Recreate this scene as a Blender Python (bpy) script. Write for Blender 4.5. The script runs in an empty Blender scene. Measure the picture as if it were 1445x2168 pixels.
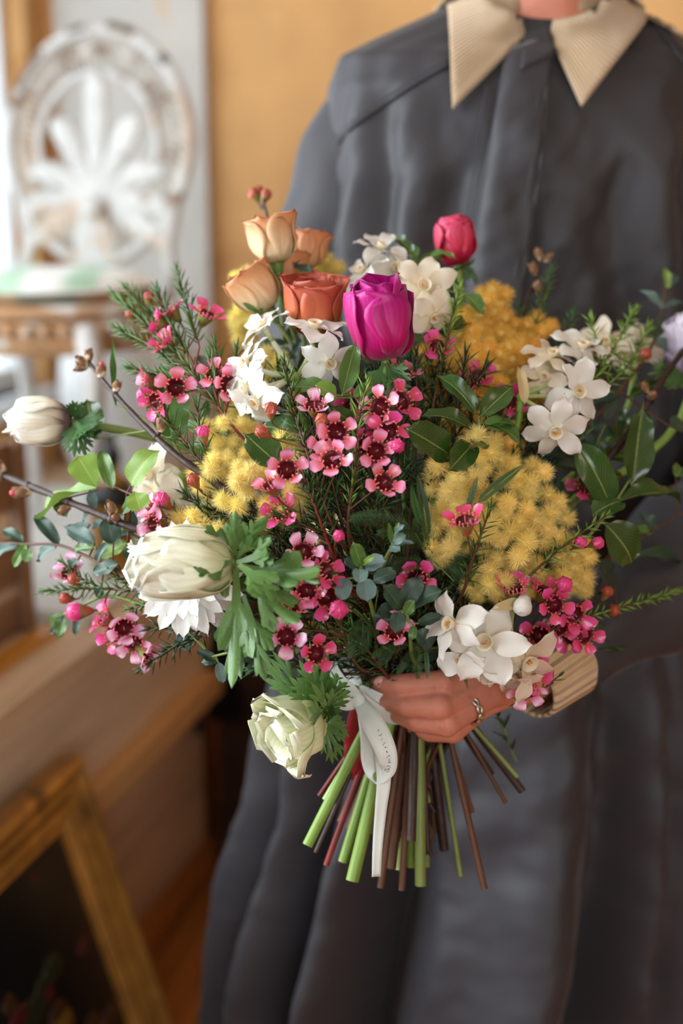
import bpy, math, random
import numpy as np
from mathutils import Vector, Matrix
from mathutils.bvhtree import BVHTree

random.seed(7)
np.random.seed(7)
SC = bpy.context.scene
COL = SC.collection

# ------------------------------------------------------------------ camera
F, CX, CY, TILT, CAMH = 2700.0, 722.5, 1084.0, math.radians(14.2), 1.25
CT, ST = math.cos(TILT), math.sin(TILT)
cam_data = bpy.data.cameras.new('camera')
cam = bpy.data.objects.new('camera', cam_data)
COL.objects.link(cam)
cam.location = (0, 0, CAMH)
cam.rotation_euler = (math.pi / 2 - TILT, 0, 0)
cam_data.sensor_fit = 'VERTICAL'
cam_data.sensor_height = 36.0
cam_data.lens = 36.0 * F / 2168.0
cam_data.clip_start = 0.05
cam_data.dof.use_dof = True
cam_data.dof.focus_distance = 1.0
cam_data.dof.aperture_fstop = 2.1
cam_data.dof.aperture_blades = 9
SC.camera = cam

# ------------------------------------------------------------------ light
SC.view_settings.view_transform = 'Standard'
SC.view_settings.look = 'None'
SC.view_settings.exposure = 0.54
SC.view_settings.gamma = 1.0
SC.view_settings.use_curve_mapping = False
SC.cycles.use_denoising = True
SC.cycles.max_bounces = 8
SC.cycles.diffuse_bounces = 5
SC.cycles.transparent_max_bounces = 12
SC.cycles.sample_clamp_indirect = 6.0
wd = bpy.data.worlds.new('overcast_daylight')
SC.world = wd
wd.use_nodes = True
wd.node_tree.nodes['Background'].inputs[0].default_value = (0.80, 0.90, 1.0, 1)
wd.node_tree.nodes['Background'].inputs[1].default_value = 2.2

RA = math.radians(15.5)            # the room is turned this much to the camera
CR, SR = math.cos(RA), math.sin(RA)
def RW(a, b, z):                   # room coordinates -> world
    return Vector((a * CR + b * SR, -a * SR + b * CR, z))
ROOM = Matrix.Rotation(-RA, 4, 'Z')

def area_light(name, a, b, z, sx, sz, power, col, aim):
    ld = bpy.data.lights.new(name, 'AREA')
    ld.shape = 'RECTANGLE'; ld.size = sx; ld.size_y = sz
    ld.energy = power; ld.color = col
    o = bpy.data.objects.new(name, ld); COL.objects.link(o)
    d = Vector(aim)
    o.matrix_world = Matrix.Translation(RW(a, b, z)) @ (ROOM @ d.to_track_quat('-Z', 'Z').to_matrix().to_4x4())
    return o
# daylight coming in through the long window of the left wall
area_light('window_daylight', -1.62, 0.27, 1.60, 4.5, 1.7, 168, (0.90, 0.96, 1.0), (1, 0, -0.12))

# and through the shop window in the rear wall, behind the photographer
area_light('shop_window_daylight', 1.30, -2.32, 1.55, 1.7, 1.6, 30, (0.92, 0.97, 1.0), (0, 1, -0.10))

# the warm lamps of the shop, hung to the photographer's right
for k, (a_, b_) in enumerate(((1.35, 0.55), (1.5, -0.9))):
    ld = bpy.data.lights.new('shop_lamp_light', 'POINT'); ld.energy = 6; ld.color = (1.0, 0.80, 0.60); ld.shadow_soft_size = 0.14
    lo_ = bpy.data.objects.new('shop_lamp_light', ld); COL.objects.link(lo_); lo_.location = RW(a_, b_, 2.1)

# ------------------------------------------------------------------ helpers
def P(x, y, d):                    # photo pixel and distance along the view -> world point
    rx, u = (x - CX) / F, (CY - y) / F
    return Vector((d * rx, d * (CT + u * ST), CAMH + d * (-ST + u * CT)))
def SV(r, u, t):                   # right, up, towards the viewer -> world direction
    return Vector((r, u * ST - t * CT, u * CT + t * ST))
def D(x, y):                       # front of the bouquet's dome
    r2 = ((x - 730) / 720) ** 2 + ((y - 1120) / 640) ** 2
    return 0.985 + 0.15 * min(r2, 1.7)
def PD(x, y, dd=0.0):
    return P(x, y, D(x, y) + dd)

def lin(h):
    h = h.lstrip('#')
    c = [int(h[i:i + 2], 16) / 255 for i in (0, 2, 4)]
    return tuple((v / 12.92 if v <= 0.04045 else ((v + 0.055) / 1.055) ** 2.4) for v in c) + (1.0,)

class NT:
    def __init__(s, m):
        s.t = m.node_tree; s.n = s.t.nodes; s.l = s.t.links
    def new(s, typ, **kw):
        n = s.n.new(typ)
        for k, v in kw.items():
            setattr(n, k, v)
        return n
    def link(s, a, b):
        s.l.new(a, b)
    def math(s, op, a, b=None):
        n = s.new('ShaderNodeMath', operation=op)
        for i, v in enumerate((a, b)):
            if v is None: continue
            if isinstance(v, (int, float)): n.inputs[i].default_value = v
            else: s.link(v, n.inputs[i])
        return n.outputs[0]
    def mix(s, fac, a, b, blend='MIX'):
        n = s.new('ShaderNodeMix', data_type='RGBA', blend_type=blend)
        for i, v in ((0, fac), (6, a), (7, b)):
            if isinstance(v, (int, float)): n.inputs[i].default_value = v
            elif isinstance(v, tuple): n.inputs[i].default_value = v
            else: s.link(v, n.inputs[i])
        return n.outputs[2]
    def ramp(s, fac, stops):
        n = s.new('ShaderNodeValToRGB')
        e = n.color_ramp.elements
        while len(e) < len(stops): e.new(0.5)
        for el, (p, c) in zip(e, stops):
            el.position = p; el.color = lin(c) if isinstance(c, str) else c
        s.link(fac, n.inputs[0])
        return n.outputs[0]

def mat(name, col='#808080', ramp=None, rough=0.5, spec=0.5, transl=0.0, noise=0.0, nscale=60.0, n2=None, veins=None, midrib=None,
        rnd=0.0, hue=0.0, sheen=0.0, bump=0.0, bscale=200.0, wave=None, metal=0.0, stretch=None, transp=0.0, coat=0.0, patch=None, planks=None, sss=0.0):
    m = bpy.data.materials.new(name); m.use_nodes = True
    t = NT(m)
    bs = t.n['Principled BSDF']
    uv = t.new('ShaderNodeUVMap'); sep = t.new('ShaderNodeSeparateXYZ'); t.link(uv.outputs[0], sep.inputs[0])
    tc = t.new('ShaderNodeTexCoord')
    co = tc.outputs['Object']
    if stretch:
        mp = t.new('ShaderNodeMapping'); mp.inputs['Scale'].default_value = stretch
        t.link(co, mp.inputs[0]); co = mp.outputs[0]
    def nz(scale, detail=4.0):
        n = t.new('ShaderNodeTexNoise'); n.inputs['Scale'].default_value = scale; n.inputs['Detail'].default_value = detail
        t.link(co, n.inputs['Vector']); return n.outputs[0]
    c = t.ramp(sep.outputs[0], ramp) if ramp else lin(col)
    if patch:                                    # worn patches: (scale, colour, threshold)
        for ps, pc, th in patch:
            f = t.ramp(nz(ps, 6.0), [(th, (0, 0, 0, 1)), (th + 0.07, (1, 1, 1, 1))])
            c = t.mix(f, c, lin(pc))
    if veins:                                    # fine lengthwise lines: (count, colour, strength)
        w = t.math('SINE', t.math('MULTIPLY', t.math('ADD', sep.outputs[1], t.math('MULTIPLY', nz(90), 0.06)), veins[0] * 6.2832))
        f = t.math('MULTIPLY', t.math('MULTIPLY', t.math('ADD', w, 1.0), 0.5), veins[2])
        c = t.mix(f, c, lin(veins[1]))
    if midrib:                                   # (colour, half width, strength, side vein strength)
        dist = t.math('ABSOLUTE', t.math('SUBTRACT', sep.outputs[1], 0.5))
        sv = t.math('SINE', t.math('MULTIPLY', t.math('SUBTRACT', sep.outputs[0], dist), 75.0))
        sf = t.math('MULTIPLY', t.math('GREATER_THAN', sv, 0.93), midrib[3])
        c = t.mix(sf, c, lin(midrib[0]))
        f = t.math('MULTIPLY', t.math('LESS_THAN', dist, midrib[1]), midrib[2])
        c = t.mix(f, c, lin(midrib[0]))
    if noise:
        f = nz(nscale)
        dark = t.ramp(f, [(0.3, (1 - noise,) * 3 + (1,)), (0.7, (1 + noise * 0.6,) * 3 + (1,))])
        c = t.mix(1.0, c, dark, 'MULTIPLY')
    if rnd or hue:
        oi = t.new('ShaderNodeObjectInfo')
        hs = t.new('ShaderNodeHueSaturation')
        t.link(t.math('ADD', t.math('MULTIPLY', oi.outputs['Random'], 2 * rnd), 1 - rnd), hs.inputs['Value'])
        t.link(t.math('ADD', t.math('MULTIPLY', t.math('FRACT', t.math('MULTIPLY', oi.outputs['Random'], 7.3)), 2 * hue), 0.5 - hue), hs.inputs['Hue'])
        if isinstance(c, tuple): hs.inputs['Color'].default_value = c
        else: t.link(c, hs.inputs['Color'])
        c = hs.outputs[0]
    if isinstance(c, tuple): bs.inputs['Base Color'].default_value = c
    else: t.link(c, bs.inputs['Base Color'])
    bs.inputs['Roughness'].default_value = rough
    bs.inputs['Specular IOR Level'].default_value = spec
    bs.inputs['Metallic'].default_value = metal
    bs.inputs['Coat Weight'].default_value = coat
    if sss:
        bs.inputs['Subsurface Weight'].default_value = sss
        bs.inputs['Subsurface Radius'].default_value = (0.010, 0.004, 0.002)
        bs.inputs['Subsurface Scale'].default_value = 0.6
    if sheen:
        bs.inputs['Sheen Weight'].default_value = sheen
        bs.inputs['Sheen Roughness'].default_value = 0.4
    hgt = None
    if wave:                                     # ridges across UV: (axis, count, strength)
        hgt = t.math('MULTIPLY', t.math('SINE', t.math('MULTIPLY', sep.outputs[wave[0]], wave[1] * 6.2832)), wave[2])
    if bump:
        b2 = t.math('MULTIPLY', nz(bscale, 6.0), bump)
        hgt = b2 if hgt is None else t.math('ADD', hgt, b2)
    if hgt is not None:
        bn = t.new('ShaderNodeBump'); bn.inputs['Strength'].default_value = 0.6; bn.inputs['Distance'].default_value = 0.004
        t.link(hgt, bn.inputs['Height']); t.link(bn.outputs[0], bs.inputs['Normal'])
    out = t.n['Material Output']
    if transl:
        tr = t.new('ShaderNodeBsdfTranslucent'); mx = t.new('ShaderNodeMixShader'); mx.inputs[0].default_value = transl
        if isinstance(c, tuple): tr.inputs[0].default_value = c
        else: t.link(c, tr.inputs[0])
        t.link(bs.outputs[0], mx.inputs[1]); t.link(tr.outputs[0], mx.inputs[2]); t.link(mx.outputs[0], out.inputs[0])
    if transp:
        tr = t.new('ShaderNodeBsdfTransparent'); mx = t.new('ShaderNodeMixShader'); mx.inputs[0].default_value = transp
        t.link(bs.outputs[0], mx.inputs[1]); t.link(tr.outputs[0], mx.inputs[2]); t.link(mx.outputs[0], out.inputs[0])
    return m

class MB:
    """Collects surfaces; mesh() makes one mesh of them."""
    def __init__(s):
        s.v = []; s.f = []; s.uv = []; s.mi = []; s.n = 0
    def add(s, verts, faces, uvs=None, mi=0):
        verts = np.asarray(verts, float).reshape(-1, 3)
        if uvs is None: uvs = np.zeros((len(verts), 2))
        s.v.append(verts); s.uv.append(np.asarray(uvs, float))
        for f in faces: s.f.append([i + s.n for i in f])
        s.mi += [mi] * len(faces)
        s.n += len(verts)
    def grid(s, pts, mi=0, close_v=False, uv=None):
        nu, nv = pts.shape[:2]
        fs = []
        for i in range(nu - 1):
            for j in range(nv if close_v else nv - 1):
                k = (j + 1) % nv
                fs.append((i * nv + j, i * nv + k, (i + 1) * nv + k, (i + 1) * nv + j))
        if uv is None:
            U, V = np.meshgrid(np.linspace(0, 1, nu), np.linspace(0, 1, nv), indexing='ij')
            uv = np.stack([U, V], -1)
        s.add(pts.reshape(-1, 3), fs, uv.reshape(-1, 2), mi)
    def tube(s, pts, rad, n=6, mi=0, cap=True, smooth=0):
        pts = np.array([list(p) for p in pts], float)
        if smooth: pts = spline(pts, smooth)
        m = len(pts)
        rad = np.interp(np.linspace(0, 1, m), np.linspace(0, 1, len(rad)), rad) if hasattr(rad, '__len__') else np.full(m, rad)
        tan = np.gradient(pts, axis=0)
        tan /= np.linalg.norm(tan, axis=1)[:, None] + 1e-12
        ref = np.array([0.0, 0, 1]) if abs(tan[0][2]) < 0.9 else np.array([1.0, 0, 0])
        rings = []
        for i in range(m):
            x = ref - tan[i] * ref.dot(tan[i]); x /= np.linalg.norm(x) + 1e-12
            y = np.cross(tan[i], x); ref = x
            a = np.linspace(0, 2 * math.pi, n, endpoint=False)
            rings.append(pts[i] + rad[i] * (np.cos(a)[:, None] * x + np.sin(a)[:, None] * y))
        s.grid(np.array(rings), mi, close_v=True)
        if cap:
            for ring, c, flip in ((rings[0], pts[0], 1), (rings[-1], pts[-1], 0)):
                fs = [(j, (j + 1) % n, n) if not flip else ((j + 1) % n, j, n) for j in range(n)]
                s.add(np.vstack([ring, c]), fs, np.full((n + 1, 2), 0.5), mi)
    def lathe(s, prof, n=12, M=None, mi=0):      # prof: (radius, z) list
        prof = np.array(prof, float)
        a = np.linspace(0, 2 * math.pi, n, endpoint=False)
        pts = np.stack([prof[:, 0:1] * np.cos(a), prof[:, 0:1] * np.sin(a), np.repeat(prof[:, 1:2], n, 1)], -1)
        if M is not None: pts = xf(pts, M)
        s.grid(pts, mi, close_v=True)
    def ball(s, c, r, n=8, m=6, mi=0, M=None):   # r number or (rx,ry,rz)
        r = (r, r, r) if isinstance(r, (int, float)) else r
        th = np.linspace(0.02, math.pi - 0.02, m); a = np.linspace(0, 2 * math.pi, n, endpoint=False)
        pts = np.stack([r[0] * np.sin(th)[:, None] * np.cos(a), r[1] * np.sin(th)[:, None] * np.sin(a), np.repeat(-r[2] * np.cos(th)[:, None], n, 1)], -1)
        if M is not None: pts = xf(pts, M)
        s.grid(pts + np.array(list(c)), mi, close_v=True)
    def box(s, lo, hi, M=None, mi=0, bev=0.0):
        lo, hi = np.array(lo, float), np.array(hi, float)
        v = np.array([[(hi if i & 1 else lo)[0], (hi if i & 2 else lo)[1], (hi if i & 4 else lo)[2]] for i in range(8)])
        if M is not None: v = xf(v, M)
        fs = [(0, 2, 3, 1), (4, 5, 7, 6), (0, 1, 5, 4), (2, 6, 7, 3), (0, 4, 6, 2), (1, 3, 7, 5)]
        vv, ff, uu = [], [], []
        for f in fs:
            b = len(vv); vv += [v[i] for i in f]; ff.append((b, b + 1, b + 2, b + 3)); uu += [(0, 0), (1, 0), (1, 1), (0, 1)]
        s.add(vv, ff, uu, mi)
    def mesh(s, name, mats, smooth=True, weld=False):
        me = bpy.data.meshes.new(name)
        if s.n == 0: return me
        v = np.concatenate(s.v); uv = np.concatenate(s.uv)
        me.from_pydata(v.tolist(), [], s.f)
        ul = me.uv_layers.new(name='UVMap')
        li = np.empty(len(me.loops), dtype=np.int32); me.loops.foreach_get('vertex_index', li)
        ul.data.foreach_set('uv', uv[li].astype(np.float32).ravel())
        for m in (mats if isinstance(mats, (list, tuple)) else [mats]): me.materials.append(m)
        me.polygons.foreach_set('material_index', np.array(s.mi, dtype=np.int32))
        me.polygons.foreach_set('use_smooth', np.full(len(me.polygons), smooth))
        me.update()
        return me

def xf(pts, M):
    A = np.array(M)
    return pts @ A[:3, :3].T + A[:3, 3]
def spline(pts, k):
    """Catmull-Rom through pts, k steps per span."""
    pts = np.asarray(pts, float)
    q = np.vstack([2 * pts[0] - pts[1], pts, 2 * pts[-1] - pts[-2]])
    out = []
    for i in range(1, len(q) - 2):
        p0, p1, p2, p3 = q[i - 1], q[i], q[i + 1], q[i + 2]
        for j in range(k):
            t = j / k
            out.append(0.5 * ((2 * p1) + (-p0 + p2) * t + (2 * p0 - 5 * p1 + 4 * p2 - p3) * t * t + (-p0 + 3 * p1 - 3 * p2 + p3) * t ** 3))
    out.append(pts[-1])
    return np.array(out)
def bez(p0, c0, c1, p1, n=12):
    t = np.linspace(0, 1, n)[:, None]
    p0, c0, c1, p1 = (np.array(list(q)) for q in (p0, c0, c1, p1))
    return (1 - t) ** 3 * p0 + 3 * (1 - t) ** 2 * t * c0 + 3 * (1 - t) * t * t * c1 + t ** 3 * p1

WM = {}
def put(name, me, parent=None, M=None, kind=None, label=None):
    o = bpy.data.objects.new(name, me); COL.objects.link(o)
    M = Matrix(M) if M is not None else Matrix()
    WM[o.name] = M
    if parent is not None:
        o.parent = parent
        o.matrix_local = WM[parent.name].inverted() @ M
    else:
        o.matrix_world = M
    if kind: o['kind'] = kind
    if label: o['label'] = label
    return o
def thing(name, label, cat, at, group=None):
    o = bpy.data.objects.new(name, None); COL.objects.link(o)
    o.empty_display_size = 0.02
    o.location = at; WM[o.name] = Matrix.Translation(at)
    o['label'] = label; o['category'] = cat
    if group: o['group'] = group
    return o
def part(name, mb, mats, parent, kind=None, label=None, smooth=True):
    """A part whose mesh was built in world coordinates."""
    M = WM[parent.name]
    inv = np.array(M.inverted())
    mb.v = [xf(v, inv) for v in mb.v]
    return put(name, mb.mesh(name, mats, smooth), parent, M, kind, label)
def tagged(o, label, cat, group=None):
    o['label'] = label; o['category'] = cat
    if group: o['group'] = group
    return o
def frame(pos, axis, roll=0.0, scale=1.0):
    z = Vector(axis).normalized()
    h = Vector((0, 0, 1)) if abs(z.z) < 0.9 else Vector((0, 1, 0))
    x = h.cross(z).normalized(); y = z.cross(x)
    R = Matrix((x, y, z)).transposed().to_4x4()
    return Matrix.Translation(pos) @ R @ Matrix.Rotation(roll, 4, 'Z') @ Matrix.Scale(scale, 4)
def solidify(o, t, offset=0.0):
    m = o.modifiers.new('thickness', 'SOLIDIFY'); m.thickness = t; m.offset = offset
    return o

def bend_table(keys, L, n=40):
    t = np.linspace(0, 1, n)
    th = np.radians(np.interp(t, np.linspace(0, 1, len(keys)), keys))
    ds = L / (n - 1)
    x = np.concatenate([[0], np.cumsum(np.cos(th[:-1]) * ds)]); z = np.concatenate([[0], np.cumsum(np.sin(th[:-1]) * ds)])
    return t * L, x, z, th
def bend(S, Y, N, keys, L):
    """Planar (along S, across Y, lifted N) -> surface bent upwards by the angle keys along its length."""
    s, x, z, th = bend_table(keys, L)
    bx, bz, bt = np.interp(S, s, x), np.interp(S, s, z), np.interp(S, s, th)
    return np.stack([bx - np.sin(bt) * N, Y, bz + np.cos(bt) * N], -1)
def petal(L, W, keys, R=None, shape=(0.6, 0.5), base=0.15, ruffle=0.0, rfreq=9.0, fold=0.0, tip=0.0, nu=9, nv=7, jag=0.0, ph=0.0):
    """Blade growing along +X from the origin and bending up to +Z; R: the radius it wraps to across."""
    t = np.linspace(0, 1, nu); v = np.linspace(-1, 1, nv)
    a, b = shape
    tm = a / (a + b)
    w = (t ** a * (1 - t) ** b) / (tm ** a * (1 - tm) ** b)
    w = np.maximum(w, base * (1 - t)) * W / 2
    T, V = np.meshgrid(t, v, indexing='ij')
    Wg = np.repeat(w[:, None], nv, 1)
    Y = Wg * V
    S = T * L + tip * L * (1 - np.abs(V)) * T ** 3
    if jag: S = S + jag * L * np.sin(V * 11 + ph) * T ** 4
    N = np.zeros_like(Y)
    if R:
        N = R * (1 - np.cos(np.clip(Y / R, -2.6, 2.6))); Y = R * np.sin(np.clip(Y / R, -2.6, 2.6))
    N = N + ruffle * W * np.abs(V) ** 2 * np.sin(rfreq * T + ph + V * 1.5) + fold * np.abs(V) * Wg
    S = np.clip(S, 0, L * 1.2)
    return bend(np.minimum(S, L * 0.9999 + 0 * S) if not (tip or jag) else S * (1 / (1 + tip + jag)), Y, N, keys, L)
# ------------------------------------------------------------------ the room
WB, WL, WR_, WF, CEIL = 2.78, -1.47, 2.7, -2.2, 2.75      # back, left, right, rear walls; ceiling
m_wall = mat('ochre_plaster', '#dcab72', rough=0.85, spec=0.15, noise=0.16, nscale=5.0, bump=0.6, bscale=30, patch=[(3.0, '#c8935c', 0.63), (9.0, '#e6b982', 0.66)])
m_wallr = mat('umber_plaster', '#a3866a', rough=0.9, spec=0.1, noise=0.15, nscale=4)
m_white = mat('chalky_white_paint', '#c2beb6', rough=0.8, spec=0.2, noise=0.08, nscale=14, patch=[(7, '#c9a98a', 0.63), (16, '#b8aca0', 0.67)])
m_frame = mat('white_gloss_paint', '#e6eaec', rough=0.35)
m_glass = mat('window_glass', '#dfeaf0', rough=0.02, spec=0.6, transp=0.93)
m_floor = mat('orange_brown_boards', '#a8662c', rough=0.45, noise=0.35, nscale=5, stretch=(6, 0.6, 6), rnd=0.12)
m_ceil = mat('ceiling_paint', '#ad9e8a', rough=0.9)

def rbox(name, lo, hi, m, parent=None, kind=None):
    mb = MB(); mb.box(lo, hi)
    if parent is None:
        o = put(name, mb.mesh(name, m, False), None, ROOM, kind or 'structure')
    else:
        o = put(name, mb.mesh(name, m, False), parent, ROOM, kind)
    return o
def sbox(name, lo, hi, m, parent, bev=0.004, label=None):
    o = rbox(name, lo, hi, m, parent)
    if bev:
        b = o.modifiers.new('bevel', 'BEVEL'); b.width = bev; b.segments = 2
    if label: o['label'] = label
    return o

fl = rbox('floor', (WL, WF, -0.06), (WR_, WB, -0.02), m_floor)
for k in range(30):
    w = (WR_ - WL) / 30
    mb = MB(); mb.box((WL + k * w + 0.0015, WF, -0.02), (WL + (k + 1) * w - 0.0015, WB, -0.002 + 0.0015 * math.sin(k * 2.3)))
    put('plank', mb.mesh('plank', m_floor, False), fl, ROOM)
# back wall: an uneven hand-trowelled surface
mb = MB(); n = 70
aa = np.linspace(WL - 0.1, WR_ + 0.1, n); zz = np.linspace(-0.05, CEIL, 60)
A, Z = np.meshgrid(aa, zz, indexing='ij')
B = WB + 0.006 * np.sin(A * 9 + Z * 4) + 0.005 * np.sin(Z * 11 - A * 3) + 0.004 * np.sin(A * 23) * np.sin(Z * 17)
mb.grid(np.stack([A, B, Z], -1)[::-1])
mb.box((WL - 0.1, WB + 0.02, -0.05), (WR_ + 0.1, WB + 0.1, CEIL))
put('wall_back', mb.mesh('wall_back', m_wall), None, ROOM, 'structure')
rbox('wall_right', (WR_, WF, -0.05), (WR_ + 0.1, WB, CEIL), m_wallr)
mb = MB()
V0, V1 = 0.47, 2.13
mb.box((WL - 0.1, WF - 0.1, -0.05), (WR_ + 0.1, WF, 0.75)); mb.box((WL - 0.1, WF - 0.1, 2.4), (WR_ + 0.1, WF, CEIL))
mb.box((WL - 0.1, WF - 0.1, 0.75), (V0, WF, 2.4)); mb.box((V1, WF - 0.1, 0.75), (WR_ + 0.1, WF, 2.4))
put('wall_rear', mb.mesh('wall_rear', m_wallr, False), None, ROOM, 'structure')
w2 = bpy.data.objects.new('window_2', None); COL.objects.link(w2); w2['kind'] = 'structure'; w2.matrix_world = ROOM; WM['window_2'] = ROOM
for k in range(3):
    a = V0 + (V1 - V0) * k / 2
    sbox('mullion', (a - 0.03, WF - 0.09, 0.75), (a + 0.03, WF - 0.03, 2.4), m_frame, w2)
for z in (0.775, 2.375):
    sbox('transom', (V0, WF - 0.09, z - 0.025), (V1, WF - 0.03, z + 0.025), m_frame, w2)
for k in range(2):
    rbox('pane', (V0 + (V1 - V0) * k / 2 + 0.03, WF - 0.062, 0.80), (V0 + (V1 - V0) * (k + 1) / 2 - 0.03, WF - 0.056, 2.35), m_glass, w2)
rbox('ceiling', (WL - 0.1, WF - 0.1, CEIL), (WR_ + 0.1, WB + 0.1, CEIL + 0.1), m_ceil)
# left wall with the long window
W0, W1, WZ0, WZ1 = -2.0, 2.69, 0.80, 2.42
mb = MB()
mb.box((WL - 0.12, WF, -0.05), (WL, WB, WZ0)); mb.box((WL - 0.12, WF, WZ1), (WL, WB, CEIL))
mb.box((WL - 0.12, WF, WZ0), (WL, W0, WZ1)); mb.box((WL - 0.12, W1, WZ0), (WL, WB, WZ1))
put('wall_left', mb.mesh('wall_left', m_wall, False), None, ROOM, 'structure')
win = bpy.data.objects.new('window_1', None); COL.objects.link(win); win['kind'] = 'structure'; win.matrix_world = ROOM; WM['window_1'] = ROOM
nb = 6
for k in range(nb + 1):
    b = W0 + (W1 - W0) * k / nb
    sbox('mullion', (WL - 0.10, b - 0.025, WZ0), (WL - 0.05, b + 0.025, WZ1), m_frame, win)
for z in (WZ0 + 0.025, WZ0 + 0.55 * (WZ1 - WZ0), WZ1 - 0.025):
    sbox('transom', (WL - 0.10, W0, z - 0.025), (WL - 0.05, W1, z + 0.025), m_frame, win)
for k in range(nb):
    b0, b1 = W0 + (W1 - W0) * k / nb + 0.02, W0 + (W1 - W0) * (k + 1) / nb - 0.02
    for z0, z1 in ((WZ0 + 0.03, WZ0 + 0.53 * (WZ1 - WZ0)), (WZ0 + 0.57 * (WZ1 - WZ0), WZ1 - 0.03)):
        rbox('pane', (WL - 0.078, b0, z0), (WL - 0.072, b1, z1), m_glass, win)
sbox('sill', (WL - 0.10, W0 - 0.03, WZ0 - 0.035), (WL + 0.04, W1 + 0.03, WZ0), m_frame, win)
# white-painted pier at the end of the back wall
t1 = rbox('trim_1', (-1.43, WB - 0.03, 0.0), (-1.075, WB + 0.01, CEIL), m_white)
bv = t1.modifiers.new('bevel', 'BEVEL'); bv.width = 0.008; bv.segments = 2

# ------------------------------------------------------------------ the long chest under the window
m_top = mat('pale_scrubbed_pine', '#d2b594', rough=0.6, noise=0.22, nscale=4, stretch=(9, 0.7, 9))
m_pan = mat('faded_tan_wood', '#d6bc9e', rough=0.65, noise=0.2, nscale=4, stretch=(5, 0.7, 9))
m_led = mat('honey_wood', '#d3a36c', rough=0.5, noise=0.2, nscale=4, stretch=(9, 0.7, 9))
m_low = mat('lower_brown_wood', '#c29d7d', rough=0.6, noise=0.22, nscale=4, stretch=(5, 0.7, 9), rnd=0.05)
FA, B0, B1 = -0.815, 0.1, 2.04
ch = thing('storage_chest', 'long tan wooden chest under the window, the ornate white chair standing on it', 'chest', RW(-1.14, 1.1, 0))
WM[ch.name] = Matrix.Translation(RW(-1.14, 1.1, 0))
sbox('worktop', (WL + 0.005, B0, 0.590), (FA + 0.018, WB - 0.09, 0.620), m_top, ch)
sbox('front_panel', (FA - 0.03, B0, 0.412), (FA, B1, 0.588), m_pan, ch, label='upper front panel of smooth tan wood')
sbox('ledge', (FA - 0.03, B0, 0.372), (FA + 0.034, B1 - 0.02, 0.410), m_led, ch, label='projecting honey-coloured ledge')
for k in range(3):
    z0 = 0.060 + k * 0.103
    sbox('plank', (FA - 0.045, B0, z0 + 0.0015), (FA - 0.018, B1, z0 + 0.1015), m_low, ch)
sbox('plinth', (FA - 0.06, B0, 0.0), (FA - 0.004, B1, 0.058), m_floor, ch)
sbox('side_panel', (WL + 0.01, B0, 0.0), (FA - 0.046, B0 + 0.03, 0.588), m_pan, ch)
sbox('back_panel', (WL + 0.01, B0 + 0.03, 0.0), (WL + 0.03, WB - 0.1, 0.588), m_pan, ch)

# ------------------------------------------------------------------ dark trunk beyond the chest
m_dark = mat('dark_stained_wood', '#3a281b', rough=0.55, noise=0.3, nscale=5, stretch=(6, 0.8, 6))
m_iron = mat('black_iron', '#17161a', rough=0.45, metal=0.6)
tk = thing('trunk', 'low dark brown trunk with black iron fittings beyond the end of the chest', 'trunk', RW(-0.55, 2.3, 0))
sbox('body', (-0.805, 2.06, 0.0), (-0.16, 2.62, 0.36), m_dark, tk)
sbox('lid', (-0.815, 2.05, 0.362), (-0.15, 2.63, 0.45), m_dark, tk, 0.012)
sbox('iron_corner', (-0.820, 2.044, 0.30), (-0.76, 2.085, 0.455), m_iron, tk)
mb = MB()
a = np.linspace(0, 2 * math.pi, 25)
c0 = RW(-0.80, 2.02, 0.405)
mb.tube([c0 + SV(0.026 * math.cos(q), 0.034 * math.sin(q), 0) for q in a], 0.007, 8)
mb.tube([c0 + SV(-0.018, -0.02, 0), c0 + SV(-0.03, -0.06, 0.005), c0 + SV(-0.022, -0.11, 0.008)], [0.009, 0.007, 0.010], 8)
part('hasp', mb, m_iron, tk, label='black iron ring with a hanging tongue')

# ------------------------------------------------------------------ gilt picture leaning on the chest
m_gilt = mat('old_gilt', '#a5742f', rough=0.42, metal=0.35, noise=0.35, nscale=24, bump=0.3, bscale=60, patch=[(14, '#6b4a20', 0.60)])
m_paint = mat('dark_flower_painting', '#0b0c0a', rough=0.35, patch=[(7, '#10160f', 0.5), (15, '#3c0f12', 0.62), (19, '#5a4516', 0.70), (23, '#2b3318', 0.68)])
pf = thing('picture_frame', 'gilt framed dark flower painting leaning against the chest', 'picture', RW(-0.62, 1.0, 0.0))
tr_ = Vector((-0.772, 1.416, 0.515)); br_ = Vector((-0.615, 1.416, 0.004))
u_ = Vector((0, -1, 0)); vv_ = (br_ - tr_).normalized(); n_ = Vector((-vv_.z, 0, vv_.x)).normalized()
if n_.x < 0: n_ = -n_
HL, WL_ = (br_ - tr_).length, 0.64
FM = ROOM @ Matrix(((u_.x, vv_.x, n_.x, tr_.x), (u_.y, vv_.y, n_.y, tr_.y), (u_.z, vv_.z, n_.z, tr_.z), (0, 0, 0, 1)))
prof = [(0.0, -0.012), (0.0, 0.020), (0.012, 0.026), (0.024, 0.016), (0.032, 0.018), (0.046, 0.008), (0.056, 0.012), (0.066, 0.002), (0.072, 0.004), (0.074, -0.012)]
def rail(name, p0, p1, inw):                     # mitred moulding from corner p0 to p1
    p0, p1, inw = np.array(p0), np.array(p1), np.array(inw)
    al = (p1 - p0) / np.linalg.norm(p1 - p0)
    rows = []
    for w, h in prof:
        q0 = p0 + inw * w + al * w; q1 = p1 + inw * w - al * w
        rows.append([list(q0 * (1 - k / 12) + q1 * k / 12) + [h] for k in range(13)])
    pts = np.array(rows)
    mb = MB(); mb.grid(pts)
    put(name, mb.mesh(name, m_gilt, False), pf, FM)
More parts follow.
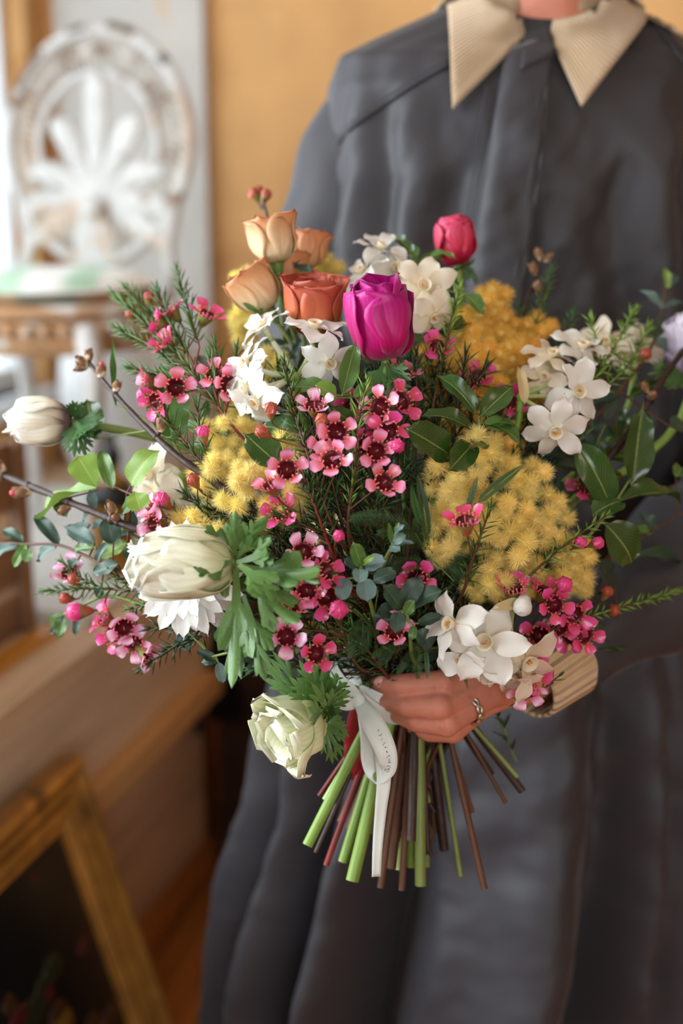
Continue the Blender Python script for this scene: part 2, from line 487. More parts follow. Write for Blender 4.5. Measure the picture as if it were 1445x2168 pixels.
cs = [(0, 0), (WL_, 0), (WL_, HL), (0, HL)]
for k in range(4):
    rail('frame_rail', cs[k], cs[(k + 1) % 4], [(0, 1), (-1, 0), (0, -1), (1, 0)][k])
mb = MB(); mb.box((0.065, 0.065, -0.012), (WL_ - 0.065, HL - 0.065, 0.0))
cv = put('canvas', mb.mesh('canvas', m_paint, False), pf, FM)
rr = random.Random(5)
m_pf = [mat('painted_crimson', '#461016', rough=0.4), mat('painted_ochre', '#6b5313', rough=0.4), mat('painted_olive', '#1d2413', rough=0.4), mat('painted_umber', '#3a2110', rough=0.4)]
for k in range(46):
    mb = MB(); x, y = rr.uniform(0.09, 0.40), rr.uniform(0.18, 0.47); r = rr.uniform(0.010, 0.030)
    mb.ball((x, y, 0.0005), (r, r * rr.uniform(0.5, 1), 0.0012), 9, 5)
    put('painted_bloom', mb.mesh('painted_bloom', m_pf[rr.choice((0, 0, 1, 2, 2, 3, 3))]), cv, FM)

# ------------------------------------------------------------------ things on the chest
TOPZ = 0.621
m_crate = mat('brown_crate_wood', '#8a6647', rough=0.7, noise=0.25, nscale=5, stretch=(6, 0.8, 6), rnd=0.08)
m_crd = mat('crate_inside', '#2c221c', rough=0.8)
cr = thing('wooden_crate', 'brown slatted wooden crate at the near end of the chest top', 'crate', RW(-1.08, 1.35, TOPZ))
def crbox(n, lo, hi, m=None, label=None): return sbox(n, lo, hi, m or m_crate, cr, 0.003, label)
crbox('base', (-1.24, 1.10, TOPZ), (-0.925, 1.60, TOPZ + 0.012))
crbox('back_board', (-1.24, 1.10, TOPZ + 0.013), (-1.228, 1.60, TOPZ + 0.27), m_crd)
for b in (1.10, 1.588):
    crbox('end_board', (-1.227, b, TOPZ + 0.013), (-0.937, b + 0.012, TOPZ + 0.27))
for z0, h in ((0.185, 0.098), (0.075, 0.07), (0.014, 0.045)):
    crbox('slat', (-0.936, 1.09, TOPZ + z0), (-0.924, 1.61, TOPZ + z0 + h))
for b in (1.12, 1.59):
    crbox('post', (-0.923, b - 0.012, TOPZ + 0.002), (-0.912, b + 0.012, TOPZ + 0.283))
m_amb = mat('amber_varnished_wood', '#c98a2e', rough=0.35, noise=0.15, nscale=6, stretch=(6, 0.8, 6))
st = thing('wooden_stick', 'amber varnished stick lying along the chest top before the crate', 'stick', RW(-0.87, 1.40, TOPZ))
sbox('stick', (-0.893, 0.95, TOPZ), (-0.868, 1.575, TOPZ + 0.012), m_amb, st)
sbox('end_cap', (-0.894, 1.575, TOPZ - 0.0), (-0.867, 1.59, TOPZ + 0.013), m_led, st)
m_pl = mat('white_board', '#d2d2cc', rough=0.6, noise=0.05, nscale=9)
pl = thing('painted_board', 'white painted board lying on the chest top below the chair seat', 'board', RW(-0.95, 1.86, TOPZ))
sbox('board', (-1.42, 1.64, TOPZ), (-0.845, 2.40, TOPZ + 0.012), m_pl, pl)
sbox('batten', (-1.42, 1.625, TOPZ), (-0.845, 1.64, TOPZ + 0.02), m_pl, pl)
# amber bottle
def lathe_thing(root, nm, prof, at, m, n=32, label=None, thick=0):
    mb = MB(); mb.lathe(prof, n)
    return put(nm, mb.mesh(nm, m), root, Matrix.Translation(at), None, label)
m_amg = mat('amber_glass', '#9a6a12', rough=0.12, spec=0.7, noise=0.1, nscale=20)
m_blk = mat('black_plastic', '#15171a', rough=0.4)
bp = P(245, 1225, 2.12); bp.z = TOPZ + 0.0125
bt = thing('bottle', 'amber bottle with a black cap on the chest behind the leaves', 'bottle', bp)
lathe_thing(bt, 'body', [(0.0, 0), (0.034, 0), (0.037, 0.006), (0.037, 0.13), (0.030, 0.155), (0.014, 0.17), (0.013, 0.185), (0, 0.185)], bp, m_amg)
lathe_thing(bt, 'cap', [(0.0, 0.183), (0.0165, 0.183), (0.017, 0.205), (0.010, 0.212), (0.009, 0.235), (0, 0.236)], bp, m_blk)
lathe_thing(bt, 'shoulder_label', [(0.0372, 0.118), (0.0376, 0.119), (0.0376, 0.131), (0.031, 0.156), (0.0305, 0.156)], bp, m_blk)
# big white pot behind the chair
m_pot = mat('white_glaze', '#d2d4d2', rough=0.4, noise=0.05, nscale=8, patch=[(9, '#d2cfc6', 0.64)])
pp = RW(-1.17, 2.50, TOPZ)
pt = thing('white_pot', 'large white rounded pot standing on the chest against the white pier', 'pot', pp)
lathe_thing(pt, 'body', [(0, 0), (0.10, 0), (0.115, 0.01), (0.138, 0.10), (0.145, 0.20), (0.138, 0.28), (0.105, 0.335), (0.085, 0.35), (0.082, 0.345), (0.10, 0.32), (0.125, 0.2), (0.09, 0.02), (0, 0.02)], pp, m_pot, 40)
lathe_thing(pt, 'rim', [(0.080, 0.348), (0.088, 0.346), (0.094, 0.354), (0.092, 0.364), (0.082, 0.364), (0.078, 0.356), (0.080, 0.348)], pp, m_pot, 40)

# ------------------------------------------------------------------ ornate white chair
m_cw = mat('flaking_white_iron', '#cccbc7', rough=0.6, noise=0.14, nscale=18, patch=[(16, '#8d7260', 0.61), (9, '#bba896', 0.58)], bump=0.2, bscale=60)
m_rust = mat('bare_rusty_iron', '#6b5a50', rough=0.7, noise=0.25, nscale=25)
m_rim = mat('worn_seat_rim', '#b98f66', rough=0.7, noise=0.25, nscale=18, patch=[(11, '#e3dfd8', 0.52), (14, '#5d4a38', 0.66)])
m_fret = mat('worn_shaded_fretwork', '#bdb7ad', rough=0.7, noise=0.2, nscale=30, patch=[(14, '#8f7a68', 0.50), (30, '#cfccc6', 0.6)])  # brown patches: rusty wear, plus the shading of the gaps painted in
sc_ = Vector((-0.50, 2.215, 0)); SEATZ = 1.035
fdir = Vector((-0.30, -0.95, 0)).normalized(); rdir = Vector((-fdir.y, fdir.x, 0))   # front; its right as seen from the front
rdir = Vector((0, 0, 1)).cross(-fdir).normalized() * -1
def CW(x, y, z):                                 # chair coordinates: x right (seen from the front), y back, z up from the chest top
    return Vector((sc_.x, sc_.y, 0)) + rdir * x - fdir * y + Vector((0, 0, TOPZ + 0.0125 + z))
chair = thing('garden_chair', 'ornate white cast-iron chair with a pierced round back on the chest', 'chair', CW(0, 0, 0))
CM = Matrix(((rdir.x, -fdir.x, 0, sc_.x), (rdir.y, -fdir.y, 0, sc_.y), (0, 0, 1, TOPZ + 0.0125), (0, 0, 0, 1)))
if CM.to_3x3().determinant() < 0:
    rdir = -rdir; CM[0][0], CM[1][0] = rdir.x, rdir.y
def cpart(name, mb, m, label=None):
    return put(name, mb.mesh(name, m), chair, CM, None, label)
SH = 0.430
mb = MB(); mb.lathe([(0, SH - 0.02), (0.165, SH - 0.02), (0.185, SH - 0.016), (0.195, SH - 0.004), (0.190, SH + 0.006), (0.17, SH + 0.008), (0, SH + 0.004)], 40); cpart('seat', mb, m_rim)
mb = MB()
for k in range(40):                              # beaded apron below the seat rim
    q = 2 * math.pi * k / 40
    mb.ball((0.186 * math.cos(q), 0.186 * math.sin(q), SH - 0.032), 0.011, 8, 6)
mb.lathe([(0.170, SH - 0.075), (0.178, SH - 0.07), (0.182, SH - 0.045), (0.186, SH - 0.02), (0.176, SH - 0.02), (0.170, SH - 0.075)], 40); cpart('apron', mb, m_rim)
# back: plane at y=0.17 leaning a little; local (u,w) with centre BC
BCZ, BR, BRZ, YB = 0.690, 0.182, 0.205, 0.175
def bk(u, w, o=0.0): return (u, YB + 0.10 * (w + 0.2) - o, BCZ + w)
def oval(rx, rz, n=48, k=1.0):
    return [(rx * math.sin(q) * (1 - 0.10 * max(0, -math.cos(q))), rz * math.cos(q)) for q in np.linspace(0, 2 * math.pi, n)]
def ovtube(name, pts, rad, m, label=None, n=8):
    mb = MB(); mb.tube([bk(u, w) for u, w in pts], rad, n); return cpart(name, mb, m, label)
full = oval(BR, BRZ, 61)
ovtube('outer_rim', full, 0.012, m_cw)
for i0, i1 in ((1, 5), (7, 9), (50, 55), (57, 60)):
    ovtube('bare_patch', [(u * 1.004, w * 1.004) for u, w in full[i0:i1]], 0.0123, m_rust, 'rim section worn to bare iron')
ovtube('inner_rim', oval(BR * 0.66, BRZ * 0.64), 0.008, m_cw)
mb = MB()
band_i, band_o = oval(BR * 0.70, BRZ * 0.68, 73), oval(BR * 0.93, BRZ * 0.93, 73)
for k in range(72):                              # pierced fretwork between the two rims
    (u0, w0), (u1, w1) = band_i[k], band_o[k]
    mb.tube([bk(u0, w0), bk((u0 + u1) / 2, (w0 + w1) / 2, 0.004), bk(*band_o[(k + 1) % 72])], 0.0042, 5)
    if k % 2 == 0:
        um, wm = (u0 * 0.45 + u1 * 0.55), (w0 * 0.45 + w1 * 0.55)
        mb.ball(bk(um, wm, 0.002), (0.010, 0.005, 0.010), 8, 5)
cpart('fretwork', mb, m_fret)
for k in range(9):                               # palmette of nine blades
    q = math.radians((k - 4) * 22)
    L_ = (0.140, 0.165, 0.195, 0.220, 0.240, 0.220, 0.195, 0.165, 0.140)[k]
    g = petal(L_, 0.044, [0, 0, 0], shape=(0.9, 0.35), base=0.35, fold=-0.30, nu=11, nv=7)
    pts = g.copy(); X, Yl, Zl = g[..., 0], g[..., 1], g[..., 2]
    drop = 0.34 * np.abs(math.sin(q)) * X * X / L_ * 1.6
    u = X * math.sin(q) + Yl * math.cos(q); w = X * math.cos(q) - Yl * math.sin(q) - drop - 0.105
    W_ = np.stack([u, YB + 0.10 * (w + 0.2) - 0.004 - Zl * 0.6 - 0.03 * X, BCZ + w], -1)
    mb = MB(); mb.grid(W_)
    o = cpart('palmette_blade', mb, m_cw); solidify(o, 0.008)
for sgn in (-1, 1):                              # scrolls at the foot of the back
    pts = []
    for q in np.linspace(0, 4.4, 26):
        r = 0.058 * (1 - q / 6.0)
        pts.append((sgn * (0.095 + r * math.cos(q + 0.4)), -0.135 + r * math.sin(q + 0.4)))
    ovtube('scroll', pts, [0.011, 0.010, 0.006], m_cw)
    ovtube('stile', [(sgn * 0.155, -0.10), (sgn * 0.140, -0.165), (sgn * 0.150, -0.22), (sgn * 0.145, -0.275)], 0.013, m_cw)
    ovtube('scroll', [(sgn * 0.02, -0.07), (sgn * 0.05, -0.12), (sgn * 0.04, -0.17), (sgn * 0.01, -0.18), (sgn * 0.0, -0.15)], 0.008, m_cw)
mb = MB(); g = petal(0.17, 0.085, [88, 88], shape=(0.35, 0.55), base=0.6, nu=9, nv=9)
mb.grid(np.stack([g[..., 1], YB - 0.002 + 0.0 * g[..., 0], BCZ - 0.255 + g[..., 2]], -1)); o = cpart('splat', mb, m_cw); solidify(o, 0.012)
mb = MB(); mb.ball((0, YB - 0.012, BCZ - 0.105), (0.026, 0.016, 0.020), 14, 9); cpart('boss', mb, m_cw)
for x, y in ((-0.13, -0.12), (0.13, -0.12), (-0.13, 0.13), (0.13, 0.13)):
    s = 1.0 if y < 0 else 0.7
    mb = MB()
    d_ = np.array([x, y]) / math.hypot(x, y)
    prof_ = [(0.0, SH - 0.03, 0.022), (0.030, SH - 0.10, 0.020), (0.022, SH - 0.20, 0.014), (-0.005, 0.10, 0.011), (0.008, 0.03, 0.013), (0.03, 0.012, 0.012)]
    mb.tube([(x + d_[0] * r * s, y + d_[1] * r * s, z) for r, z, _ in prof_], [p[2] for p in prof_], 10, smooth=4)
    cpart('leg', mb, m_cw)
# striped cushion lying on the seat
m_cu = mat('striped_cushion_cloth', ramp=[(0.0, '#f1f4f1'), (0.30, '#f1f4f1'), (0.36, '#b7d6bd'), (0.44, '#b7d6bd'), (0.50, '#f1f4f1'), (0.62, '#f1f4f1'), (0.68, '#a9cdb2'), (0.76, '#a9cdb2'), (0.82, '#f1f4f1'), (1.0, '#eef2ee')], rough=0.9, sheen=0.2)
m_cu2 = mat('dark_cushion_edge', '#6d7160', rough=0.9, patch=[(6, '#b4906b', 0.5)])
cz = CW(0, -0.01, SH + 0.009)
cu = thing('cushion', 'green and white striped round cushion on the seat of the white chair', 'cushion', cz)
mb = MB(); n = 48
aq = np.linspace(0, 2 * math.pi, n, endpoint=False)
rings = []; uvs = []
for r, z in ((0.0, 0.050), (0.06, 0.049), (0.12, 0.045), (0.160, 0.036), (0.178, 0.020)):
    rings.append([(r * math.cos(q), r * math.sin(q), z + 0.0015 * math.sin(3 * q)) for q in aq]); uvs.append([(0.5 + 0.5 * (r * math.cos(q) * 0.94 + r * math.sin(q) * 0.35) / 0.18, 0.5) for q in aq])
mb.grid(np.array(rings)[::-1], close_v=True, uv=np.array(uvs)[::-1])
MC = Matrix.Translation(cz) @ CM.to_3x3().to_4x4()
put('cover', mb.mesh('cover', m_cu), cu, MC)
mb = MB(); mb.lathe([(0, 0.0), (0.165, 0.0), (0.178, 0.005), (0.181, 0.013), (0.178, 0.020)], n)
put('cushion_edge', mb.mesh('cushion_edge', m_cu2), cu, MC, None, 'brown and dark green side band')
mb = MB(); mb.tube([(0.180 * math.cos(q), 0.180 * math.sin(q), 0.0205) for q in np.append(aq, 2 * math.pi)], 0.003, 6)
put('piping', mb.mesh('piping', m_cu), cu, MC)
# ------------------------------------------------------------------ the person
from mathutils import noise
m_skin = mat('skin', '#c47f69', rough=0.5, spec=0.35, noise=0.10, nscale=45, bump=0.12, bscale=420, sss=0.15, patch=[(55, '#b9705c', 0.60)])
m_dress = mat('charcoal_cotton', '#333236', rough=0.55, spec=0.35, noise=0.10, nscale=9, sheen=0.12, bump=0.05, bscale=500)
m_sleeve = m_dress
m_cord = mat('cream_corduroy', '#cbb190', rough=0.85, spec=0.15, wave=(0, 34, 2.6), noise=0.06, nscale=60, sheen=0.2)
m_cord2 = mat('cream_corduroy_cuff', '#d2b48c', rough=0.85, spec=0.15, wave=(1, 22, 2.2), noise=0.06, nscale=60, sheen=0.2)
m_stitch = mat('dark_thread', '#33353c', rough=0.8)
m_silver = mat('silver', '#c9bfae', rough=0.42, metal=1.0, noise=0.25, nscale=300)
m_nail = mat('fingernail', '#d3998a', rough=0.3)
m_hair = mat('brown_hair', '#4a3122', rough=0.5, veins=(40, '#2f1e15', 0.5))
m_shoe = mat('black_leather', '#17171a', rough=0.35)
m_legs = mat('black_tights', '#1b1b20', rough=0.8)

pcx, pcy = 0.175, 1.43
per = thing('person', 'person in loose charcoal dress with cream corduroy collar, holding the flowers at the waist', 'person', (0.14, 1.43, 0.0))

def capsule(mb, p, q, r0, r1, n=14):
    p, q = np.array(list(p), float), np.array(list(q), float)
    d = (q - p) / (np.linalg.norm(q - p) + 1e-9)
    pts, rr = [], []
    for a in np.linspace(-80, 0, 5): pts.append(p + d * r0 * math.sin(math.radians(a))); rr.append(r0 * math.cos(math.radians(a)))
    for a in np.linspace(0, 80, 5): pts.append(q + d * r1 * math.sin(math.radians(a))); rr.append(r1 * math.cos(math.radians(a)))
    mb.tube(pts, rr, n)
def chain(mb, ps, rs):
    for k in range(len(ps) - 1): capsule(mb, ps[k], ps[k + 1], rs[k], rs[k + 1])
def remeshed(mb, voxel, smooth_n, name='tmp'):
    me = mb.mesh(name, [])
    o = bpy.data.objects.new(name, me); COL.objects.link(o)
    r = o.modifiers.new('r', 'REMESH'); r.mode = 'VOXEL'; r.voxel_size = voxel
    s = o.modifiers.new('s', 'SMOOTH'); s.factor = 0.5; s.iterations = smooth_n
    dg = bpy.context.evaluated_depsgraph_get()
    out = bpy.data.meshes.new_from_object(o.evaluated_get(dg))
    v = np.empty(len(out.vertices) * 3); out.vertices.foreach_get('co', v)
    f = [list(p.vertices) for p in out.polygons]
    bpy.data.objects.remove(o)
    return v.reshape(-1, 3), f

# left hand (the one in view): wraps the stems from the right
hand = MB()
wrist = P(1105, 1440, 1.100); elbowL = Vector((0.475, 1.30, 0.945))
fingers = {
    'index': ([(1045, 1424, 1.078), (938, 1446, 1.046), (852, 1450, 1.047), (803, 1446, 1.066)], [0.0122, 0.0110, 0.0098, 0.0080]),
    'middle': ([(1040, 1446, 1.072), (931, 1496, 1.038), (862, 1495, 1.043), (815, 1484, 1.064)], [0.0122, 0.0110, 0.0097, 0.0079]),
    'ring': ([(1034, 1470, 1.070), (946, 1533, 1.042), (884, 1528, 1.047), (842, 1512, 1.068)], [0.0116, 0.0104, 0.0093, 0.0076]),
    'little': ([(1022, 1492, 1.078), (958, 1548, 1.062), (910, 1549, 1.063), (876, 1538, 1.078)], [0.0108, 0.0098, 0.0088, 0.0072]),
}
for nm, (ps, rs) in fingers.items():
    pw = [P(*p) for p in ps]
    chain(hand, pw, rs)
    capsule(hand, pw[0], P(1100, 1440 + (6 if nm in ('ring', 'little') else -4), 1.099), rs[0] * 1.05, 0.0165)
    hand.ball(pw[1] + SV(0, 0, 0.001), rs[1] * 1.06, 12, 8)
capsule(hand, P(1050, 1440, 1.086), P(1095, 1446, 1.102), 0.018, 0.02)
chain(hand, [P(1088, 1436, 1.108), P(1020, 1400, 1.118), P(950, 1402, 1.122), P(900, 1420, 1.118)], [0.0165, 0.0135, 0.0115, 0.0095])
chain(hand, [wrist, wrist.lerp(elbowL, 0.35), elbowL], [0.0225, 0.030, 0.038])
hv, hf = remeshed(hand, 0.0016, 3, 'hand_left')

# right hand behind the flowers, supporting the stems
rh = MB()
elbowR = Vector((-0.055, 1.36, 0.985)); wr2 = P(735, 1330, 1.245)
for k, (ps, rs) in enumerate(fingers.values()):
    y = 1340 + 26 * k
    pw = [P(790, y, 1.205), P(850, y + 8, 1.185), P(900, y + 10, 1.165), P(930, y + 8, 1.150)]
    chain(rh, pw, rs); capsule(rh, pw[0], wr2, rs[0] * 1.05, 0.0165)
chain(rh, [wr2, P(790, 1310, 1.20), P(830, 1290, 1.17), P(860, 1285, 1.15)], [0.0165, 0.0135, 0.0115, 0.0095])
chain(rh, [wr2, wr2.lerp(elbowR, 0.4), elbowR], [0.0225, 0.030, 0.038])
rv, rf = remeshed(rh, 0.0028, 4, 'hand_right')

# torso, neck, head, upper arms and legs, one surface
bd = MB()
V = Vector
nk = V((pcx + 0.035, 1.425, 1.40))
shR, shL = V((0.052, 1.44, 1.325)), V((0.345, 1.44, 1.325))
for x in (-0.08, 0, 0.08):
    capsule(bd, V((pcx + 0.02 + x, 1.435, 1.26)), V((pcx + x * 0.8, 1.435, 1.02)), 0.085, 0.08)
    capsule(bd, V((pcx + x * 0.8, 1.435, 1.02)), V((pcx - 0.02 + x, 1.435, 0.84)), 0.08, 0.095)
capsule(bd, shR, shL, 0.042, 0.042)
capsule(bd, nk + V((0, 0, -0.06)), nk + V((0.0, -0.008, 0.10)), 0.062, 0.053)
chain(bd, [nk + V((0, 0.005, -0.02)), shR], [0.05, 0.042]); chain(bd, [nk + V((0, 0.005, -0.02)), shL], [0.05, 0.042])
hd = nk + V((0.0, -0.015, 0.21))
bd.ball(hd + V((0, 0.012, 0.025)), (0.074, 0.092, 0.095), 22, 16)
bd.ball(hd + V((0, -0.018, -0.045)), (0.056, 0.066, 0.070), 20, 14)
capsule(bd, hd + V((0, -0.095, 0.0)), hd + V((0, -0.108, -0.028)), 0.009, 0.013)
for s in (-1, 1):
    bd.ball(hd + V((s * 0.076, 0.012, -0.005)), (0.010, 0.018, 0.030), 10, 8)
    bd.ball(hd + V((s * 0.028, -0.082, 0.022)), (0.020, 0.010, 0.006), 10, 6)
bd.ball(hd + V((0, -0.085, -0.058)), (0.022, 0.010, 0.005), 10, 6); bd.ball(hd + V((0, -0.083, -0.066)), (0.018, 0.010, 0.005), 10, 6)
chain(bd, [shR, elbowR], [0.042, 0.038]); chain(bd, [shL, elbowL], [0.042, 0.038])
for s in (-1, 1):
    hip = V((pcx - 0.03 + s * 0.085, 1.435, 0.82)); kn = V((pcx - 0.03 + s * 0.095, 1.42, 0.46)); an = V((pcx - 0.03 + s * 0.10, 1.45, 0.09))
    chain(bd, [hip, kn, an], [0.085, 0.055, 0.036])
    capsule(bd, an + V((0, 0, -0.045)), an + V((s * 0.02, -0.15, -0.055)), 0.034, 0.026)
bv_, bf = remeshed(bd, 0.009, 4, 'body')
body = MB()
for v, f in ((hv, hf), (rv, rf), (bv_, bf)): body.add(v, f)
bo = part('body', body, m_skin, per)
for s in (-1, 1):
    mb = MB(); mb.ball(hd + V((s * 0.030, -0.078, 0.006)), 0.0125, 14, 10)
    part('eye', mb, mat('eye_white' if s < 0 else 'eye_white_b', '#e8e4de', rough=0.2), per)
mb = MB(); mb.ball(hd + V((0, 0.022, 0.032)), (0.083, 0.095, 0.098), 26, 16); part('hair', mb, m_hair, per)
# (the hair cap keeps clear of the face)
ho = per.children[-1]
me = ho.data
c0 = hd - Vector(WM[per.name].translation)
for vt in me.vertices:
    if vt.co.y < c0.y - 0.045 and vt.co.z < c0.z + 0.075: vt.co.y = c0.y - 0.04
mb = MB()
for nm in ('index',):
    tip = P(806, 1444, 1.0565); mb.ball(tip, (0.0065, 0.0035, 0.0055), 12, 8)
part('fingernail', mb, m_nail, per)
for s in (-1, 1):
    an = V((pcx - 0.03 + s * 0.10, 1.45, 0.09)); mb = MB()
    chain(mb, [an + V((0, 0.02, -0.048)), an + V((s * 0.012, -0.08, -0.05)), an + V((s * 0.022, -0.165, -0.056))], [0.041, 0.040, 0.032])
    mb.tube([an + V((0, 0, -0.04)), an + V((0, 0, 0.05))], [0.046, 0.045], 18)
    part('shoe', mb, m_shoe, per)

# ring on the ring finger
pA, pB = P(*fingers['ring'][0][0]), P(*fingers['ring'][0][1])
rc = pA.lerp(pB, 0.48); ax = (pB - pA).normalized()
RM = frame(rc, ax)
mb = MB()
for k, ph in enumerate((0, math.pi)):            # two twisted strands
    mb.tube([RM @ Vector((0.0134 * math.cos(q), 0.0134 * math.sin(q), 0.0022 * math.sin(6 * q + ph))) for q in np.linspace(0, 2 * math.pi, 60)], 0.0016, 6)
part('ring', mb, m_silver, per, label='twisted silver ring')

# ---------------- dress: bodice and skirt as one draped surface
rows = [  # z, centre x, centre y, half width, half depth
    (0.12, 0.130, 1.42, 0.262, 0.20), (0.21, 0.135, 1.42, 0.274, 0.21), (0.33, 0.140, 1.42, 0.280, 0.21), (0.46, 0.152, 1.42, 0.276, 0.205), (0.62, 0.168, 1.42, 0.254, 0.190),
    (0.78, 0.176, 1.425, 0.232, 0.168), (0.93, 0.180, 1.43, 0.232, 0.150), (1.08, 0.188, 1.435, 0.225, 0.145), (1.20, 0.190, 1.435, 0.214, 0.142), (1.30, 0.192, 1.435, 0.208, 0.128),
    (1.355, 0.194, 1.437, 0.208, 0.108), (1.386, 0.197, 1.438, 0.200, 0.090), (1.404, 0.202, 1.438, 0.168, 0.080), (1.424, 0.206, 1.436, 0.124, 0.074), (1.440, 0.208, 1.433, 0.090, 0.070), (1.450, 0.209, 1.430, 0.074, 0.066)]
rows = np.array(rows)
def drow(z): return [np.interp(z, rows[:, 0], rows[:, k]) for k in range(1, 5)]
folds = [  # azimuth (deg, 0 = front, + = photo right), width, outward metres at the hem
    (-78, 6, 0.020), (-66, 6, -0.030), (-57, 6, 0.022), (-44, 5, -0.035), (-33, 5, 0.026), (-18, 6, -0.055), (8, 9, 0.042), (25, 8, -0.036), (38, 5, 0.014), (45, 4, -0.016),
    (50, 6, 0.026), (62, 6, -0.03), (74, 6, 0.02), (95, 9, -0.02), (120, 10, 0.025), (150, 10, -0.03), (180, 12, 0.03), (-150, 10, -0.03), (-120, 10, 0.02), (-98, 8, -0.02)]
ufolds = [(-52, 7, 0.010), (-40, 5, -0.012), (-30, 7, 0.010), (-18, 5, -0.007), (22, 7, -0.012), (34, 8, 0.012), (48, 8, -0.014), (60, 8, 0.010)]
def dpt(z, az):
    cx, cy, rx, ry = drow(z)
    a = math.radians(az)
    e = 0.86                                    # squarer than an ellipse
    sx, cy_ = math.sin(a), math.cos(a)
    x = rx * math.copysign(abs(sx) ** e, sx); y = -ry * math.copysign(abs(cy_) ** e, cy_)
    lo = min(1, max(0, (0.98 - z) / 0.60)); up = min(1, max(0, (z - 0.95) / 0.15)) * min(1, max(0, (1.36 - z) / 0.12))
    off = 0
    zz = az + 2.5 * math.sin(z * 7.0) * lo
    for c, w, h in folds:
        d = (zz - c + 180) % 360 - 180
        off += 1.75 * h * math.exp(-(d / w) ** 2) * lo
    for c, w, h in ufolds:
        d = (az - c - 14 * (1.2 - z)) ; off += h * math.exp(-(d / w) ** 2) * up
    q = Vector((cx + x, cy + y, z))
    fade = min(1, max(0, (1.40 - z) * 9))
    off += fade * (0.0085 * noise.noise(Vector((q.x * 13 + z * 2.5, q.y * 13, z * 4.0))) + 0.0042 * noise.noise(Vector((q.x * 30, q.y * 30, z * 22 + q.x * 14))) + 0.0022 * noise.noise(Vector((q.x * 62 - z * 30, q.y * 60, z * 58))))
    off += 0.0035 * math.sin(z * 21 + az * 0.11) * math.sin(az * 0.23 + z * 5) * (0.4 + lo)
    off += 0.0022 * math.sin(z * 47 - az * 0.31 + 3 * math.sin(z * 9)) * min(1, max(0, (1.40 - z) * 8))
    z2 = z - 0.034 * max(0, cy_) ** 2 * min(1, max(0, (z - 1.385) / 0.05))
    return (cx + x + off * sx, cy + y - off * cy_, z2)
zs = np.concatenate([np.linspace(0.12, 1.34, 170), np.linspace(1.346, 1.450, 24)])
azs = np.linspace(-180, 180, 301)[:-1]
mb = MB(); mb.grid(np.array([[dpt(z, a) for a in azs] for z in zs]), close_v=True)
dress = part('dress', mb, m_dress, per)
solidify(dress, 0.003, -1)
# tree for laying trims on the cloth
dv = [dpt(z, a) for z in zs for a in azs]; na = len(azs)
dfc = [(i * na + j, i * na + (j + 1) % na, (i + 1) * na + (j + 1) % na, (i + 1) * na + j) for i in range(len(zs) - 1) for j in range(na)]
DT = BVHTree.FromPolygons(dv, dfc)
CAMV = Vector((0, 0, CAMH))
def on_dress(x, y, lift=0.0, fall=1.30):
    d = (P(x, y, 1.0) - CAMV).normalized()
    h = DT.ray_cast(CAMV, d, 4.0)
    while h[0] is None and y < 2000:             # past the shoulder line: stay on its ridge
        y += 6; d = (P(x, y, 1.0) - CAMV).normalized(); h = DT.ray_cast(CAMV, d, 4.0)
    return h[0] - d * lift
def quad(A, B, C, Dq, nu, nv, lift):             # patch A-B top, D-C bottom, laid over the cloth
    out = np.zeros((nu, nv, 3))
    for i in range(nu):
        for j in range(nv):
            s, t = i / (nu - 1), j / (nv - 1)
            q = [(1 - s) * ((1 - t) * A[k] + t * B[k]) + s * ((1 - t) * Dq[k] + t * C[k]) for k in (0, 1)]
            out[i, j] = on_dress(q[0], q[1], lift(s, t))
    return out

# sleeves
def sleeve(path, rad, ns=26, seed=0):
    pts = spline(np.array([list(p) for p in path]), 10)
    m = len(pts); rr = np.interp(np.linspace(0, 1, m), np.linspace(0, 1, len(rad)), rad)
    tan = np.gradient(pts, axis=0); tan /= np.linalg.norm(tan, axis=1)[:, None]
    ref = np.array([0, -1.0, 0.2]); rings = []
    for i in range(m):
        x = ref - tan[i] * ref.dot(tan[i]); x /= np.linalg.norm(x); y = np.cross(tan[i], x)
        a = np.linspace(0, 2 * math.pi, 40, endpoint=False); t = i / m
        nz_ = np.array([noise.noise(Vector((pts[i][0] * 20 + math.cos(b) * 1.2, math.sin(b) * 1.2 + seed * 3, t * 9 + math.cos(b)))) for b in a])
        k = 1 + 0.16 * nz_ * (0.35 + t) + 0.05 * np.sin(3 * a + 9 * t + seed) + 0.045 * np.sin(t * 38 + 2 * a + seed) * (0.3 + t)
        rings.append(pts[i] + (rr[i] * k)[:, None] * (np.cos(a)[:, None] * x + np.sin(a)[:, None] * y))
    mb = MB(); mb.grid(np.array(rings), close_v=True); return mb
sl = sleeve([(0.110, 1.44, 1.345), (0.055, 1.44, 1.325), (0.018, 1.43, 1.24), (-0.010, 1.41, 1.12), (-0.030, 1.36, 0.99), (-0.01, 1.29, 0.94), (0.0, 1.25, 0.905)], [0.045, 0.064, 0.072, 0.076, 0.078, 0.066, 0.054], seed=1)
o = part('sleeve', sl, m_sleeve, per); solidify(o, 0.003)
cuffc = P(1128, 1438, 1.115)
sl = sleeve([(0.280, 1.44, 1.345), (0.345, 1.44, 1.320), (0.392, 1.425, 1.21), (0.440, 1.375, 1.08), (0.455, 1.29, 0.960), (0.345, 1.19, 0.905), tuple(cuffc.lerp(elbowL, 0.10))], [0.045, 0.066, 0.074, 0.082, 0.080, 0.066, 0.034], seed=2)
o = part('sleeve', sl, m_sleeve, per); solidify(o, 0.003)
